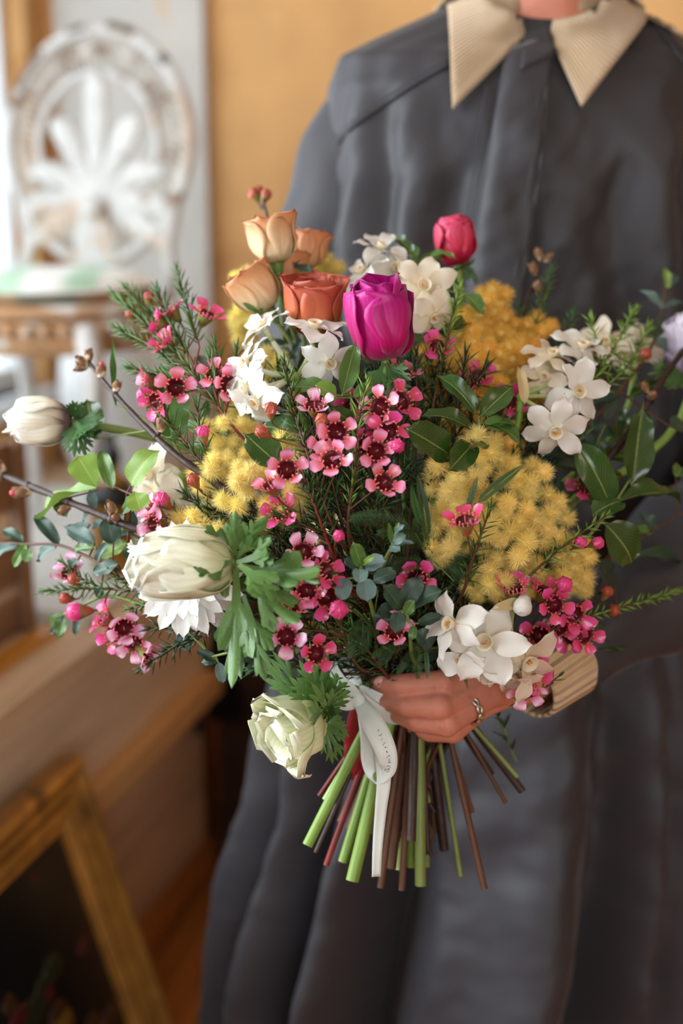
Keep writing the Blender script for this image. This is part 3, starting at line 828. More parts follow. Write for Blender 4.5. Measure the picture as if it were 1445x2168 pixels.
# corduroy cuff of the left sleeve
cd = (cuffc - elbowL).normalized()
mb = MB()
cf = [(cuffc.lerp(elbowL, 0.11), 0.036), (cuffc.lerp(elbowL, 0.10), 0.038), (cuffc.lerp(elbowL, 0.05), 0.0365), (cuffc + cd * 0.006, 0.0345), (cuffc + cd * 0.010, 0.0325)]
mb.tube([p for p, r in cf], [r for p, r in cf], 40, cap=False)
o = part('cuff', mb, m_cord2, per, label='cream corduroy cuff'); solidify(o, 0.003, -1)
c2 = Vector((0.0, 1.25, 0.905)); mb = MB(); mb.tube([c2, c2 + Vector((0.004, -0.03, -0.02))], 0.050, 30, cap=False); o = part('cuff', mb, m_cord2, per, label='cream corduroy cuff'); solidify(o, 0.003, -1)

# collar, placket and seams
def lc(s, t): return 0.010 + 0.012 * math.sin(math.pi * min(1, s * 1.1)) + 0.014 * t * (1 - s)
g = quad((946, -60), (1074, -60), (1112, 74), (957, 231), 16, 14, lc)
mb = MB(); mb.grid(g, uv=np.stack(np.meshgrid(np.linspace(0, 1, 16), np.linspace(0, 1, 14), indexing='ij'), -1))
o = part('collar', mb, m_cord, per, label='cream corduroy collar point'); solidify(o, 0.004)
g = quad((1208, -60), (1448, -60), (1231, 226), (1162, 72), 16, 14, lambda s, t: lc(s, 1 - t))
mb = MB(); mb.grid(g, uv=np.stack(np.meshgrid(np.linspace(0, 1, 16), np.linspace(0, 1, 14), indexing='ij'), -1))
o = part('collar', mb, m_cord, per, label='cream corduroy collar point'); solidify(o, 0.004)
mb = MB()                                        # the collar goes on behind the neck
mb.grid(np.array([[(0.209 + (r_ + 0.02 * t_) * math.sin(q), 1.434 - (r_ * 0.95) * math.cos(q), z_ - 0.010 * (1 - abs(math.sin(q)))) for q in np.linspace(1.55, 2 * math.pi - 1.55, 36)] for r_, z_, t_ in ((0.072, 1.452, 0), (0.078, 1.462, 0), (0.088, 1.452, 0.2), (0.102, 1.434, 0.4))]))
o = part('collar_back', mb, m_cord, per); solidify(o, 0.004)
# stand of the collar round the neck
mb = MB()
mb.grid(np.array([[(0.209 + (0.070 - 0.004 * k) * math.sin(q), 1.432 - (0.066 - 0.004 * k) * math.cos(q), 1.425 + 0.028 * k / 2 + 0.012 * (1 - math.cos(q)) / 2) for q in np.linspace(0.45, 2 * math.pi - 0.45, 40)] for k in range(3)]))
o = part('collar_stand', mb, m_cord, per); solidify(o, 0.003)
def stitch(pts_px, lift, m, r, name='seam', step=1):
    ps = spline(np.array([list(p) + [0] for p in pts_px]), 14)
    mb = MB(); mb.tube([on_dress(p[0], p[1], lift) for p in ps], r, 6)
    return part(name, mb, m, per)
g = quad((1072, 108), (1172, 72), (1098, 720), (968, 700), 44, 12, lambda s, t: 0.004 + 0.005 * min(1, t * 5) + 0.0015 * math.sin(s * 40 + 3 * t) * math.sin(s * 17 + t * 5) + 0.002 * math.sin(math.pi * t))
mb = MB(); mb.grid(g); o = part('placket', mb, m_dress, per, label='button placket of the dress'); solidify(o, 0.003, -1)
# turned-back top corner of the placket
g = quad((1110, 70), (1160, 52), (1174, 112), (1100, 150), 8, 8, lambda s, t: 0.012 + 0.004 * s); mb = MB(); mb.grid(g); o = part('placket_corner', mb, m_dress, per); solidify(o, 0.003)
stitch([(1140, 180), (1128, 330), (1100, 520), (1080, 660)], 0.012, m_dress, 0.0013, 'topstitch')
stitch([(1160, 130), (1146, 330), (1118, 520), (1094, 690)], 0.0105, m_dress, 0.0020, 'placket_edge')
stitch([(1030, 180), (1006, 330), (985, 480), (968, 620)], 0.0055, m_stitch, 0.0010, 'topstitch')
for pts in ([(945, 138), (870, 182), (800, 228), (745, 268), (706, 312)], [(1385, 55), (1420, 95), (1460, 150)]):
    stitch(pts, 0.0015, m_dress, 0.0028, 'yoke_seam')
    ps = spline(np.array([list(p) + [0] for p in pts]), 9)
    mb = MB()
    for k in range(0, len(ps) - 1):
        a_, b_ = ps[k], ps[k] * 0.45 + ps[k + 1] * 0.55
        off = np.array([2, -12, 0])
        mb.tube([on_dress(*(a_ + off)[:2], 0.002), on_dress(*(b_ + off)[:2], 0.002)], 0.0012, 5)
    part('yoke_stitching', mb, m_stitch, per, 'stuff')
# ------------------------------------------------------------------ flower kit
G0 = P(880, 1490, 1.092)                          # where the hand holds the stems
GDIR = (P(885, 1300, 1.075) - P(870, 1720, 1.10)).normalized()
RG = random.Random(11)
m_stem = mat('fresh_green_stem', '#7fa044', rough=0.45, noise=0.15, nscale=30, transl=0.08)
m_stemp = mat('pale_green_stem', '#b7cf86', rough=0.45, noise=0.12, nscale=30, transl=0.12)
m_stemo = mat('olive_stem', '#6f7f3c', rough=0.5, noise=0.15, nscale=30)
m_tube = mat('narcissus_tube', ramp=[(0, '#eef0dc'), (0.5, '#d5e0a6'), (1, '#8aa44e')], rough=0.45, transl=0.2)
m_wood = mat('reddish_twig', '#593620', rough=0.6, noise=0.25, nscale=40)
m_woodd = mat('dark_twig_bark', '#331e18', rough=0.55, noise=0.3, nscale=60, bump=0.3, bscale=200)
m_woodr = mat('red_twig_bark', '#7a1f1c', rough=0.5, noise=0.25, nscale=50)
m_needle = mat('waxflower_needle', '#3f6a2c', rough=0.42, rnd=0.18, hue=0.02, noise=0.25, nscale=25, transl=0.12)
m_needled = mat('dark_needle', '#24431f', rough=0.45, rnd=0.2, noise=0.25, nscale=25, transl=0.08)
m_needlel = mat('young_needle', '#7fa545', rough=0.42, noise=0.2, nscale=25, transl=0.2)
m_gloss = mat('glossy_green_leaf', '#2c4e1c', rough=0.24, spec=0.6, midrib=('#8aa053', 0.022, 0.75, 0.22), rnd=0.18, hue=0.012, noise=0.2, nscale=30, transl=0.10)
m_leafl = mat('light_green_leaf', '#7fa046', rough=0.35, midrib=('#b5c873', 0.02, 0.6, 0.15), rnd=0.12, noise=0.15, nscale=30, transl=0.30)
m_leafm = mat('mid_green_leaf', '#4f7434', rough=0.33, midrib=('#a4b86a', 0.02, 0.65, 0.15), rnd=0.15, noise=0.18, nscale=30, transl=0.16)
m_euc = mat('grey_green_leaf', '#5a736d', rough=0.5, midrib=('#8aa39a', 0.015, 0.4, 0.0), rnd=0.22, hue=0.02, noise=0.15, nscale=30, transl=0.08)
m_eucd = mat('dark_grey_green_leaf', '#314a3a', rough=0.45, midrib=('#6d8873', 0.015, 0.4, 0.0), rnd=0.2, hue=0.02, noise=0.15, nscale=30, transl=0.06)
m_bract = mat('anemone_bract', '#44702a', rough=0.42, noise=0.25, nscale=40, rnd=0.15, veins=(7, '#86a068', 0.42), transl=0.16)
m_bractd = mat('dark_anemone_bract', '#36602c', rough=0.42, noise=0.25, nscale=40, rnd=0.15, veins=(9, '#6d9460', 0.25), transl=0.12)
m_fern = mat('feathery_mimosa_leaf', '#3a5a2c', rough=0.5, rnd=0.25, noise=0.2, nscale=30, transl=0.12)
m_nar = mat('narcissus_petal', ramp=[(0, '#dedcc8'), (0.25, '#e6e4dc'), (1, '#e9e8e4')], rough=0.45, veins=(6, '#e6e3da', 0.35), transl=0.28)
m_narw = mat('narcissus_petal_warm', ramp=[(0, '#ead9b4'), (0.4, '#eadfc9'), (1, '#ece3d4')], rough=0.45, veins=(6, '#e2d3bb', 0.35), transl=0.28)
m_cor = mat('narcissus_corona', '#f4ead0', rough=0.45, transl=0.3)
m_anther = mat('orange_anther', '#d8862a', rough=0.6)
m_mag = mat('magenta_petal', ramp=[(0, '#b0104c'), (0.35, '#cf0a70'), (1, '#cc0c92')], rough=0.42, veins=(16, '#9c0a62', 0.45), noise=0.12, nscale=40, transl=0.22, sheen=0.2)
m_rosy = mat('rose_red_petal', ramp=[(0, '#b50f3a'), (0.5, '#d8274f'), (1, '#e8557f')], rough=0.42, veins=(12, '#a80d3c', 0.4), transl=0.22)
m_ane = mat('cream_anemone_petal', ramp=[(0, '#c9cf98'), (0.35, '#e9e9c6'), (1, '#f6f5ec')], rough=0.45, veins=(13, '#cdd0a2', 0.30), transl=0.25)
m_aneg = mat('green_tinged_petal', ramp=[(0, '#b9c573'), (0.45, '#e3e7b4'), (1, '#f4f4e0')], rough=0.45, veins=(13, '#c3cc8c', 0.30), transl=0.25)
m_anep = mat('violet_based_petal', ramp=[(0, '#3c1c33'), (0.16, '#5a3350'), (0.30, '#d9cdbb'), (0.5, '#eeebda'), (1, '#f6f5ec')], rough=0.45, veins=(13, '#cfc9ae', 0.30), transl=0.2)
m_anel = mat('lilac_petal', ramp=[(0, '#a98cc0'), (0.4, '#dcd0e6'), (1, '#efeaf3')], rough=0.45, veins=(13, '#c0add0', 0.30), transl=0.25)
m_dais = mat('white_daisy_petal', ramp=[(0, '#d8dac2'), (0.3, '#e8e8e3'), (1, '#eeeeec')], rough=0.42, veins=(4, '#e4e5df', 0.4), transl=0.25)
m_peach = mat('peach_rose_petal', ramp=[(0, '#dfc08a'), (0.4, '#e9b07c'), (0.85, '#e69c6a'), (1, '#d5805a')], rough=0.45, veins=(7, '#d8945f', 0.25), noise=0.12, nscale=30, transl=0.25)
m_peachc = mat('cream_peach_rose_petal', ramp=[(0, '#cfd0a0'), (0.35, '#efdcb4'), (0.8, '#e6b07c'), (1, '#d98a62')], rough=0.45, veins=(7, '#dcae7a', 0.3), noise=0.12, nscale=30, transl=0.25)
m_coral = mat('coral_rose_petal', ramp=[(0, '#c98a4a'), (0.5, '#cf6f43'), (1, '#c75f4c')], rough=0.45, veins=(7, '#bf5f3c', 0.25), noise=0.12, nscale=30, transl=0.25)
m_calyx = mat('rose_calyx', '#5d7d3a', rough=0.5, noise=0.2, nscale=30)
m_wax = mat('pink_wax_petal', ramp=[(0, '#d04c4e'), (0.30, '#e0687f'), (0.72, '#eda2bf'), (1, '#d9529e')], rough=0.28, spec=0.6, rnd=0.10, hue=0.012, noise=0.15, nscale=120, transl=0.15, coat=0.2)
m_waxh = mat('hot_pink_wax_petal', ramp=[(0, '#c22f48'), (0.4, '#de4377'), (1, '#e75fa8')], rough=0.28, spec=0.6, rnd=0.10, hue=0.012, noise=0.15, nscale=120, transl=0.15, coat=0.2)
m_waxl = mat('pale_pink_wax_petal', ramp=[(0, '#d9488f'), (0.3, '#e58fbb'), (0.7, '#f2cfe0'), (1, '#cf3f9c')], rough=0.28, spec=0.6, rnd=0.08, noise=0.12, nscale=120, transl=0.2, coat=0.2)
m_cup = mat('maroon_cup', '#5c0f1a', rough=0.35, noise=0.3, nscale=120, spec=0.3)
m_cuprim = mat('salmon_stamens', '#d97a72', rough=0.5, noise=0.2, nscale=120)
m_wcal = mat('waxflower_calyx', '#7d7a3a', rough=0.5, noise=0.3, nscale=80, patch=[(60, '#9c4a35', 0.55)])
m_bud = mat('russet_bud', '#a8503a', rough=0.4, noise=0.25, nscale=90, patch=[(70, '#d9827a', 0.58)])
m_budp = mat('pink_bud', '#d93f80', rough=0.32, noise=0.2, nscale=90, patch=[(70, '#eda0b8', 0.60)])
m_budr = mat('red_bud', '#a04630', rough=0.4, noise=0.25, nscale=90, patch=[(70, '#d97a45', 0.58)])
m_scale = mat('bud_scales', '#8a6446', rough=0.7, noise=0.35, nscale=120, patch=[(100, '#d8c4a8', 0.55)])
m_budtip = mat('pink_bud_tip', '#d9485f', rough=0.5)
m_mim = mat('mimosa_yellow', '#fdec9c', rough=0.8, rnd=0.10, hue=0.006, transl=0.35)
m_mimc = mat('mimosa_heart', '#f3e08e', rough=0.8, rnd=0.1, transl=0.2)
m_mimo = mat('mimosa_golden', '#f8d268', rough=0.8, rnd=0.12, hue=0.006, transl=0.35)
m_mimp = mat('mimosa_pale', '#f8eb98', rough=0.8, rnd=0.08, hue=0.006, transl=0.35)

# ---- shared meshes
def one(name, g, m):
    mb = MB(); mb.grid(g); return mb.mesh(name, m)
NARP = [one('narcissus_petal', petal(1, 0.64, [22 - 14 * k, 8 - 8 * k, -22 - 13 * k], shape=(0.62, 0.62), base=0.30, ruffle=0.09, fold=0.20 - 0.10 * k, tip=0.12, ph=k * 1.7, nu=10, nv=7), m_nar) for k in range(4)]
NARPW = []
for q in NARP:
    c = q.copy(); c.materials.clear(); c.materials.append(m_narw); NARPW.append(c)
mb = MB(); mb.lathe([(0.0032, 0.0), (0.0042, 0.0022), (0.0050, 0.0044), (0.0046, 0.0044), (0.0034, 0.0016), (0.0018, -0.002), (0.0, -0.0022)], 14)
for k in range(3):
    q = k * 1.3; mb.ball((0.0012 * math.cos(q), 0.0012 * math.sin(q), 0.0022 + 0.0006 * k), (0.0007, 0.0007, 0.0016), 6, 5, mi=1)
CORONA = mb.mesh('corona', [m_cor, m_anther])
def wax_cup():
    mb = MB()
    mb.lathe([(0.0012, -0.010), (0.0032, -0.007), (0.0054, -0.002), (0.0072, 0.0012)], 14, mi=0)
    mb.lathe([(0.0072, 0.0012), (0.0067, 0.0016), (0.0054, -0.0010), (0.0034, -0.0032), (0.0, -0.0040)], 14, mi=1)
    for k in range(15):
        q = k * 2 * math.pi / 15
        p0 = np.array([0.0069 * math.cos(q), 0.0069 * math.sin(q), 0.0012]); r = 0.0074 if k % 3 else 0.0056
        p1 = np.array([r * math.cos(q), r * math.sin(q), 0.0036])
        mb.tube([p0, p1], [0.00065, 0.0004], 5, mi=2); mb.ball(p1, 0.0008, 5, 4, mi=2)
    mb.tube([(0, 0, -0.001), (0, 0, 0.0045)], [0.0006, 0.0004], 5, mi=2)
    return mb.mesh('waxflower_cup', [m_wcal, m_cup, m_cuprim])
WAXC = wax_cup()
def waxp(k):
    g = petal(1, 1.02, [(38, 30, 18), (20, 10, 0), (58, 50, 40)][k], R=1.1, shape=(0.62, 0.34), base=0.42, ruffle=0.04, nu=7, nv=7, ph=k)
    return g
WAXP = {m.name: [one('wax_petal', waxp(k), m) for k in range(3)] for m in (m_wax, m_waxh, m_waxl)}
def bud_mesh(m):
    mb = MB()
    mb.lathe([(0.0010, -0.0090), (0.0024, -0.0065), (0.0038, -0.0030), (0.0047, -0.0008)], 11, mi=0)
    mb.lathe([(0.0047, -0.0008), (0.0052, 0.0016), (0.0047, 0.0040), (0.0030, 0.0058), (0.0008, 0.0064), (0, 0.0065)], 11, mi=1)
    for k in range(5):
        q = k * 2 * math.pi / 5
        mb.tube([(0.0052 * math.cos(q), 0.0052 * math.sin(q), 0.0005), (0.0044 * math.cos(q + .3), 0.0044 * math.sin(q + .3), 0.0046), (0.0010 * math.cos(q + .6), 0.0010 * math.sin(q + .6), 0.0068)], [0.0008, 0.0007, 0.0003], 4, mi=1)
    return mb.mesh('wax_bud', [m_wcal, m])
BUDS = {'r': bud_mesh(m_bud), 'p': bud_mesh(m_budp), 'o': bud_mesh(m_budr)}
def pompon(m, seed, n=640):
    r = np.random.RandomState(seed); mb = MB()
    mb.ball((0, 0, 0), 0.42, 10, 7, mi=1)
    d = r.normal(size=(n, 3)); d /= np.linalg.norm(d, axis=1)[:, None]
    vs, fs, uv = [], [], []
    for k in range(n):
        a = np.cross(d[k], r.normal(size=3)); a /= np.linalg.norm(a)
        L = r.uniform(0.84, 1.10); w = 0.036
        j = d[k] * L + r.normal(size=3) * 0.07
        b = 3 * k
        vs += [d[k] * 0.4 + a * w * 0.5, d[k] * 0.4 - a * w * 0.5, j]; fs.append((b, b + 1, b + 2))
    mb.add(vs, fs, None, 0)
    return mb.mesh('flower_ball', [m, m_mimc])
POM = {nm: [pompon(m, s) for s in (1, 2, 3)] for nm, m in (('y', m_mim), ('g', m_mimo), ('p', m_mimp))}
def leafmesh(kind, keys, m, seed=0):
    sh = {'oval': (0.55, 0.60), 'broad': (0.50, 0.45), 'lance': (0.6, 0.9), 'obov': (0.95, 0.50)}[kind]
    g = petal(1, 1, keys, shape=sh, base=0.05, fold=0.16, ruffle=0.035, rfreq=12, ph=seed * 1.3, tip=0.10 if kind != 'lance' else 0.0, nu=13, nv=9)
    return one('leaf', g, m)
LEAF = {}
def leaf_variant(kind, m, v):
    key = (kind, m.name, v)
    if key not in LEAF:
        LEAF[key] = leafmesh(kind, [(6, 0, -8), (18, -6, -40), (30, 5, -25), (2, -22, -62), (10, 0, 14)][v], m, v)
    return LEAF[key]
def bract_planar(L, lobes, seed, m=None):
    """A finely cut parsley-like bract lying along +X; bent afterwards."""
    r = random.Random(seed); out = []
    for ang, s0, k in lobes:
        a = math.radians(ang); Ll = L * k * r.uniform(0.9, 1.1); W = 0.125 * L
        g = petal(Ll, W, [0, 0], shape=(0.7, 0.6), base=0.5, fold=-0.2, nu=8, nv=5)
        out.append((g, a, s0 * L))
        for sg in (-1, 1):
            gt = petal(Ll * 0.42, W * 0.55, [0, 0], shape=(0.6, 0.6), base=0.6, fold=-0.2, nu=6, nv=3)
            out.append((gt, a + sg * 0.55, (s0 * L, Ll * r.uniform(0.42, 0.55), a)))
    return out
def bract_mesh(L, keys, seed, m, twist=0.0, wide=1.0):
    lobes = [(0, 0.25, 0.75), (26, 0.22, 0.64), (-26, 0.22, 0.64), (52, 0.18, 0.50), (-52, 0.18, 0.50)]
    mb = MB()
    stalk = petal(L * 0.5, L * 0.14, [0, 0], shape=(0.3, 0.3), base=0.8, nu=6, nv=5)
    items = [(stalk, 0.0, 0.0)] + bract_planar(L, [(a * wide, s, k) for a, s, k in lobes], seed)
    for g, a, s in items:
        ox, oy = (s, 0.0) if not isinstance(s, tuple) else (s[0] + s[1] * math.cos(s[2]), s[1] * math.sin(s[2]))
        X = ox + g[..., 0] * math.cos(a) - g[..., 1] * math.sin(a)
        Y = oy + g[..., 0] * math.sin(a) + g[..., 1] * math.cos(a)
        Nn = g[..., 2] + 0.35 * Y * Y / L * (1 if seed % 2 else -1) + twist * X * Y / L
        mb.grid(bend(X, Y, Nn, keys, L * 1.05))
    return mb.mesh('bract', m)
def bract_broad(L, keys, seed, m):
    r = random.Random(seed); mb = MB()
    parts_ = [(petal(L * .62, L * .17, [0, 0], shape=(.5, .25), base=.55, nu=8, nv=5), 0.0, 0.0, 0.0, 0.0)]
    for ang, s0, k in ((0, .30, .70), (34, .26, .56), (-34, .26, .56)):
        a = math.radians(ang + r.uniform(-6, 6)); Ll = L * k * r.uniform(.9, 1.1); cu = r.uniform(-.5, .5)
        parts_.append((petal(Ll, .21 * L, [0, 0], shape=(.75, .5), base=.55, fold=-.25, nu=10, nv=5), a, s0 * L, 0.0, cu))
        for sg in (-1, 1):
            q = r.uniform(.38, .52)
            parts_.append((petal(Ll * .46, .11 * L, [0, 0], shape=(.6, .55), base=.7, fold=-.2, nu=7, nv=3), a + sg * r.uniform(.40, .58), s0 * L + Ll * q * math.cos(a), Ll * q * math.sin(a), cu))
    for g, a, ox, oy, cu in parts_:
        X = ox + g[..., 0] * math.cos(a) - g[..., 1] * math.sin(a); Y = oy + g[..., 0] * math.sin(a) + g[..., 1] * math.cos(a)
        mb.grid(bend(X, Y, g[..., 2] + cu * g[..., 0] ** 2 / L * .8 + .5 * Y * Y / L * (1 if seed % 2 else -1) + .3 * X * Y / L * (seed % 3 - 1), keys, L * 1.05))
    return mb.mesh('bract', m)
BRACT = {}
def bract(v, m):
    if (v, m.name) not in BRACT:
        if v >= 6: BRACT[(v, m.name)] = bract_broad(1.0, [(15, 40, 30), (10, -15, -55), (40, 20, -20), (-10, 10, 25), (20, -10, 30), (0, 30, 60)][v - 6], v + 2, m)
        else: BRACT[(v, m.name)] = bract_mesh(1.0, [(20, 50, 60), (0, -10, -60), (60, 30, -20), (-20, 20, 40), (30, 0, 30), (10, 60, 110)][v], v + 3, m, twist=(0.3, -0.4, 0.2, 0, 0.5, -0.2)[v])
    return BRACT[(v, m.name)]
def frond_mesh(m, seed, keys, npin=15, simple=False):
    """Bipinnate frond, unit length along +X."""
    r = random.Random(seed); X, Y, N = [], [], []
    fs = []; n = 0; vs = []
    def leaflet(px_, py_, ang, L, w):
        nonlocal n
        ca, sa = math.cos(ang), math.sin(ang)
        for s_, t_ in ((0, 0), (0.45, w), (1, 0), (0.45, -w)):
            vs.append((px_ + ca * L * s_ - sa * t_ * L, py_ + sa * L * s_ + ca * t_ * L, 0.02 * s_))
        fs.append((n, n + 1, n + 2, n + 3)); n += 4
    for i in range(npin):
        t = 0.12 + 0.86 * i / (npin - 1)
        L = 0.30 * math.sin(math.pi * min(1, 0.18 + t * 0.78)) + 0.05
        for sg in (-1, 1):
            an = sg * math.radians(62 - 22 * t)
            if simple:
                leaflet(t, 0, an, L * 0.8, 0.11)
                continue
            for j in range(11):
                q = (j + 1) / 11.0
                bx, by = t + math.cos(an) * L * q, math.sin(an) * L * q
                for s2 in (-1, 1):
                    leaflet(bx, by, an + s2 * 1.0, 0.040 * (1.15 - 0.6 * abs(q - 0.4)), 0.20)
    vs = np.array(vs)
    mb = MB()
    v2 = bend(np.clip(vs[:, 0], 0, 1.15), vs[:, 1], vs[:, 2], keys, 1.15)
    mb.add(v2, fs, np.stack([vs[:, 0], np.full(len(vs), .4)], -1))
    sx = np.linspace(0, 1, 10); mb.tube(bend(sx, 0 * sx, 0 * sx, keys, 1.15), [0.010, 0.004], 4)
    return mb.mesh('frond', m)
FROND = [frond_mesh(m_fern, 3, (20, 0, -30)), frond_mesh(m_fern, 4, (5, -20, -70)), frond_mesh(m_fern, 5, (0, 20, 40), 13), frond_mesh(m_fern, 6, (10, -5, -15), 26, True)]

# ---- placing
NSLOT = [0]
def slot():
    """A place for one more stem in the bundle at the grip (sunflower spiral)."""
    k = NSLOT[0]; NSLOT[0] += 1
    r = 0.0285 * math.sqrt((k + 0.5) / 95.0); a = k * 2.39996
    x = GDIR.cross(Vector((0, 1, 0))).normalized(); y = GDIR.cross(x).normalized()
    return G0 + x * r * math.cos(a) * 1.25 + y * r * math.sin(a) * 0.85 + Vector((0, 0.004, 0)), (math.cos(a) * r * 1.25, math.sin(a) * r)
XG = GDIR.cross(Vector((0, 1, 0))).normalized()
if XG.x < 0: XG = -XG
def stem_to_grip(mb, start, direction, r0, r1, mi=0, bottom=None, n=6, push=0.035, rb=None, tail=0.06):
    """A stem running from a flower or twig end down through the hand; bottom: photo pixel and depth of its cut end."""
    s, off = slot()
    if bottom is not None:
        b = P(*bottom); sx = 880 + (bottom[0] - 872) * 0.36
        s = P(sx, 1490, 1.092 + (bottom[2] - 1.09) * 0.45)
    else:
        b = s - GDIR * (0.075 + tail * RG.random()) + XG * (off[0] * 1.3 + RG.uniform(-0.01, 0.01)) + Vector((0, off[1] * 1.5, 0))
    start = Vector(start); direction = Vector(direction).normalized()
    L = (s - start).length
    dn = (s - b).normalized()
    c0 = start + direction * L * 0.32
    c1 = s + dn * L * 0.40 + Vector((0, push, 0))
    up = bez(start, c0, c1, s, 16)
    lo = bez(s, s - dn * (s - b).length * 0.4, b + (s - b) * 0.3, b, 6)[1:]
    pts = np.vstack([up, lo])
    rr = [r0] * 4 + [r1] * 6 + [rb or r1] * 3
    mb.tube(pts, rr, n, mi)
    return pts
def flower_root(name, label, cat, group=None):
    return thing(name, label, cat, G0 - GDIR * 0.02, group)
def sdir(a): return SV(*a)
def leaf_matrix(base, tip, face, width):
    x = (tip - base); L = x.length; x.normalize()
    z = Vector(face) - x * x.dot(Vector(face)); z.normalize(); y = z.cross(x)
    M = Matrix(((x.x * L, y.x * width, z.x * L, base.x), (x.y * L, y.y * width, z.y * L, base.y), (x.z * L, y.z * width, z.z * L, base.z), (0, 0, 0, 1)))
    return M
def add_leaf(root, b, t, wpx, kind='oval', m=None, v=None, face=(0, 0.45, 0.85), name='leaf', label=None):
    """b, t: (x, y, offset) of the leaf's base and tip in the photo; wpx its width there."""
    base, tip = PD(*b), PD(*t)
    tip = base + (tip - base) * 1.10
    return put(name, leaf_variant(kind, m or m_gloss, RG.randrange(5) if v is None else v), root, leaf_matrix(base, tip, sdir(face), wpx / F * D(b[0], b[1])), None, label)
def needles_along(mb, pts, L, step=0.0042, t0=0.0, t1=1.0, spread=38, r=0.00110, seed=0, mi=0):
    """Thin needle leaves all round a twig (pts runs from the tip downwards)."""
    R_ = random.Random(seed); pts = [Vector(list(p)) for p in pts]
    seg = [(pts[k + 1] - pts[k]).length for k in range(len(pts) - 1)]; tot = sum(seg)
    s = t0 * tot; ph = R_.random() * 6
    while s < t1 * tot:
        q = s; k = 0
        while k < len(seg) - 1 and q > seg[k]: q -= seg[k]; k += 1
        p = pts[k].lerp(pts[k + 1], min(1, q / max(seg[k], 1e-6))); ax = (pts[k] - pts[k + 1]).normalized()
        h = ax.cross(Vector((0.3, 0.2, 1))).normalized(); h2 = ax.cross(h)
        f = s / tot; ph += 1.57 if R_.random() < .6 else 2.2
        for half in (0, math.pi):
            sp = math.radians(spread * (0.35 + 0.9 * min(1, f * 4 + 0.15)) * R_.uniform(0.75, 1.25))
            side = h * math.cos(ph + half) + h2 * math.sin(ph + half)
            d = ax * math.cos(sp) + side * math.sin(sp)
            l = L * R_.uniform(0.75, 1.1) * (0.55 + 0.45 * min(1, f * 6 + 0.3))
            w = d.cross(side if abs(d.dot(side)) < .98 else h).normalized()
            up = w.cross(d)
            mid = p + d * l * 0.5 - up * l * 0.04; e = p + d * l + side * l * 0.02
            a = [p + w * r * .5, p - w * r * .5, mid + w * r, mid - w * r, mid + up * r * 0.9, e]
            mb.add([list(x) for x in a], [(0, 2, 4), (0, 4, 1), (1, 4, 3), (2, 5, 4), (4, 5, 3), (0, 1, 3, 2), (2, 3, 5)], [(0, .5)] * 2 + [(.5, .2), (.5, .8), (.5, .5), (1, .5)], mi)
        s += step * R_.uniform(0.8, 1.25)

def waxflower(root, x, y, dd, axis, sc=1.0, m=None, openk=0, roll=None):
    m = m or m_wax
    axis = tuple(q + RG.uniform(-.28, .28) for q in axis)
    FM_ = frame(PD(x, y, dd), sdir(axis), RG.random() * 6 if roll is None else roll, 1.14 * sc * RG.uniform(0.94, 1.06))
    fo = put('flower', WAXC, root, FM_)
    for k in range(5):
        q = k * 2 * math.pi / 5 + RG.uniform(-0.08, 0.08)
        s = 0.0097 * RG.uniform(0.90, 1.10)
        M = FM_ @ Matrix.Rotation(q, 4, 'Z') @ Matrix.Translation((0.0062, 0, 0.0010)) @ Matrix.Scale(s, 4)
        put('petal', WAXP[m.name][openk if openk else RG.choice((0, 1, 0, 2))], fo, M)
    return FM_
def waxbud(root, x, y, dd, axis, kind='r', sc=1.0):
    M = frame(PD(x, y, dd), sdir(axis), RG.random() * 6, sc)
    put('bud', BUDS[kind], root, M); return M

def waxsprig(label, path, flowers=(), buds=(), twigs=(), needle=0.018, bottom=None, nmat=None, m=None, step=0.0042, t1=1.0, wood=None, rb=None, spread=38, group='waxflower sprigs', young=False, r=0.0011):
    """path: tip to foot as (x, y, offset); twigs: further leafy side shoots, tip first, joining the path."""
    root = flower_root('waxflower_sprig', label, 'sprig', group)
    st, nd = MB(), MB()
    main = spline(np.array([list(PD(*p)) for p in path]), 6)
    st.tube(main, [r * 0.6, r, r * 1.2], 6)
    d = Vector(list(main[-1] - main[-2]))
    down = stem_to_grip(st, list(main[-1]), d, r * 1.2, r * 1.7, 0, bottom, 6, 0.03, rb)
    allp = np.vstack([main, down[1:9]])
    if needle: needles_along(nd, main, needle, step, 0.0, t1, spread, seed=len(label))
    for tw in twigs:
        tp = spline(np.array([list(PD(*p)) for p in tw]), 6)
        k = np.argmin(np.linalg.norm(allp - tp[-1], axis=1)); k = min(k + 2, len(allp) - 1)
        tp = np.vstack([tp, (tp[-1] + allp[k]) / 2, allp[k]])
        st.tube(tp, [r * 0.5, r * 0.8], 5); needles_along(nd, tp[:-2], needle or 0.016, step, 0.0, 0.97, spread, seed=len(tw) + int(tw[0][0]))
    hub = []
    for f in list(flowers) + list(buds):
        isb = f in buds
        if isb: M = waxbud(root, *f)
        else: M = waxflower(root, *f[:4], **(f[4] if len(f) > 4 else {'m': m or m_wax}))
        b = M @ Vector((0, 0, -0.009)); ax = (M.to_3x3() @ Vector((0, 0, 1))).normalized()
        want = b - ax * 0.012
        dist = np.linalg.norm(allp - np.array(list(want)), axis=1) + 0.15 * np.linspace(1, 0, len(allp)) * 0.1
        k = min(int(np.argmin(dist)) + 2, len(allp) - 1)
        q = Vector(list(allp[k])); L = (q - b).length
        st.tube(bez(b, b - ax * L * 0.35, q.lerp(b, 0.45), q, 7), [r * 0.75, r * 0.6, r * 0.8], 5)
    part('stem', st, wood or m_wood, root)
    if nd.n: part('needles', nd, nmat or m_needle, root, 'stuff')
    return root

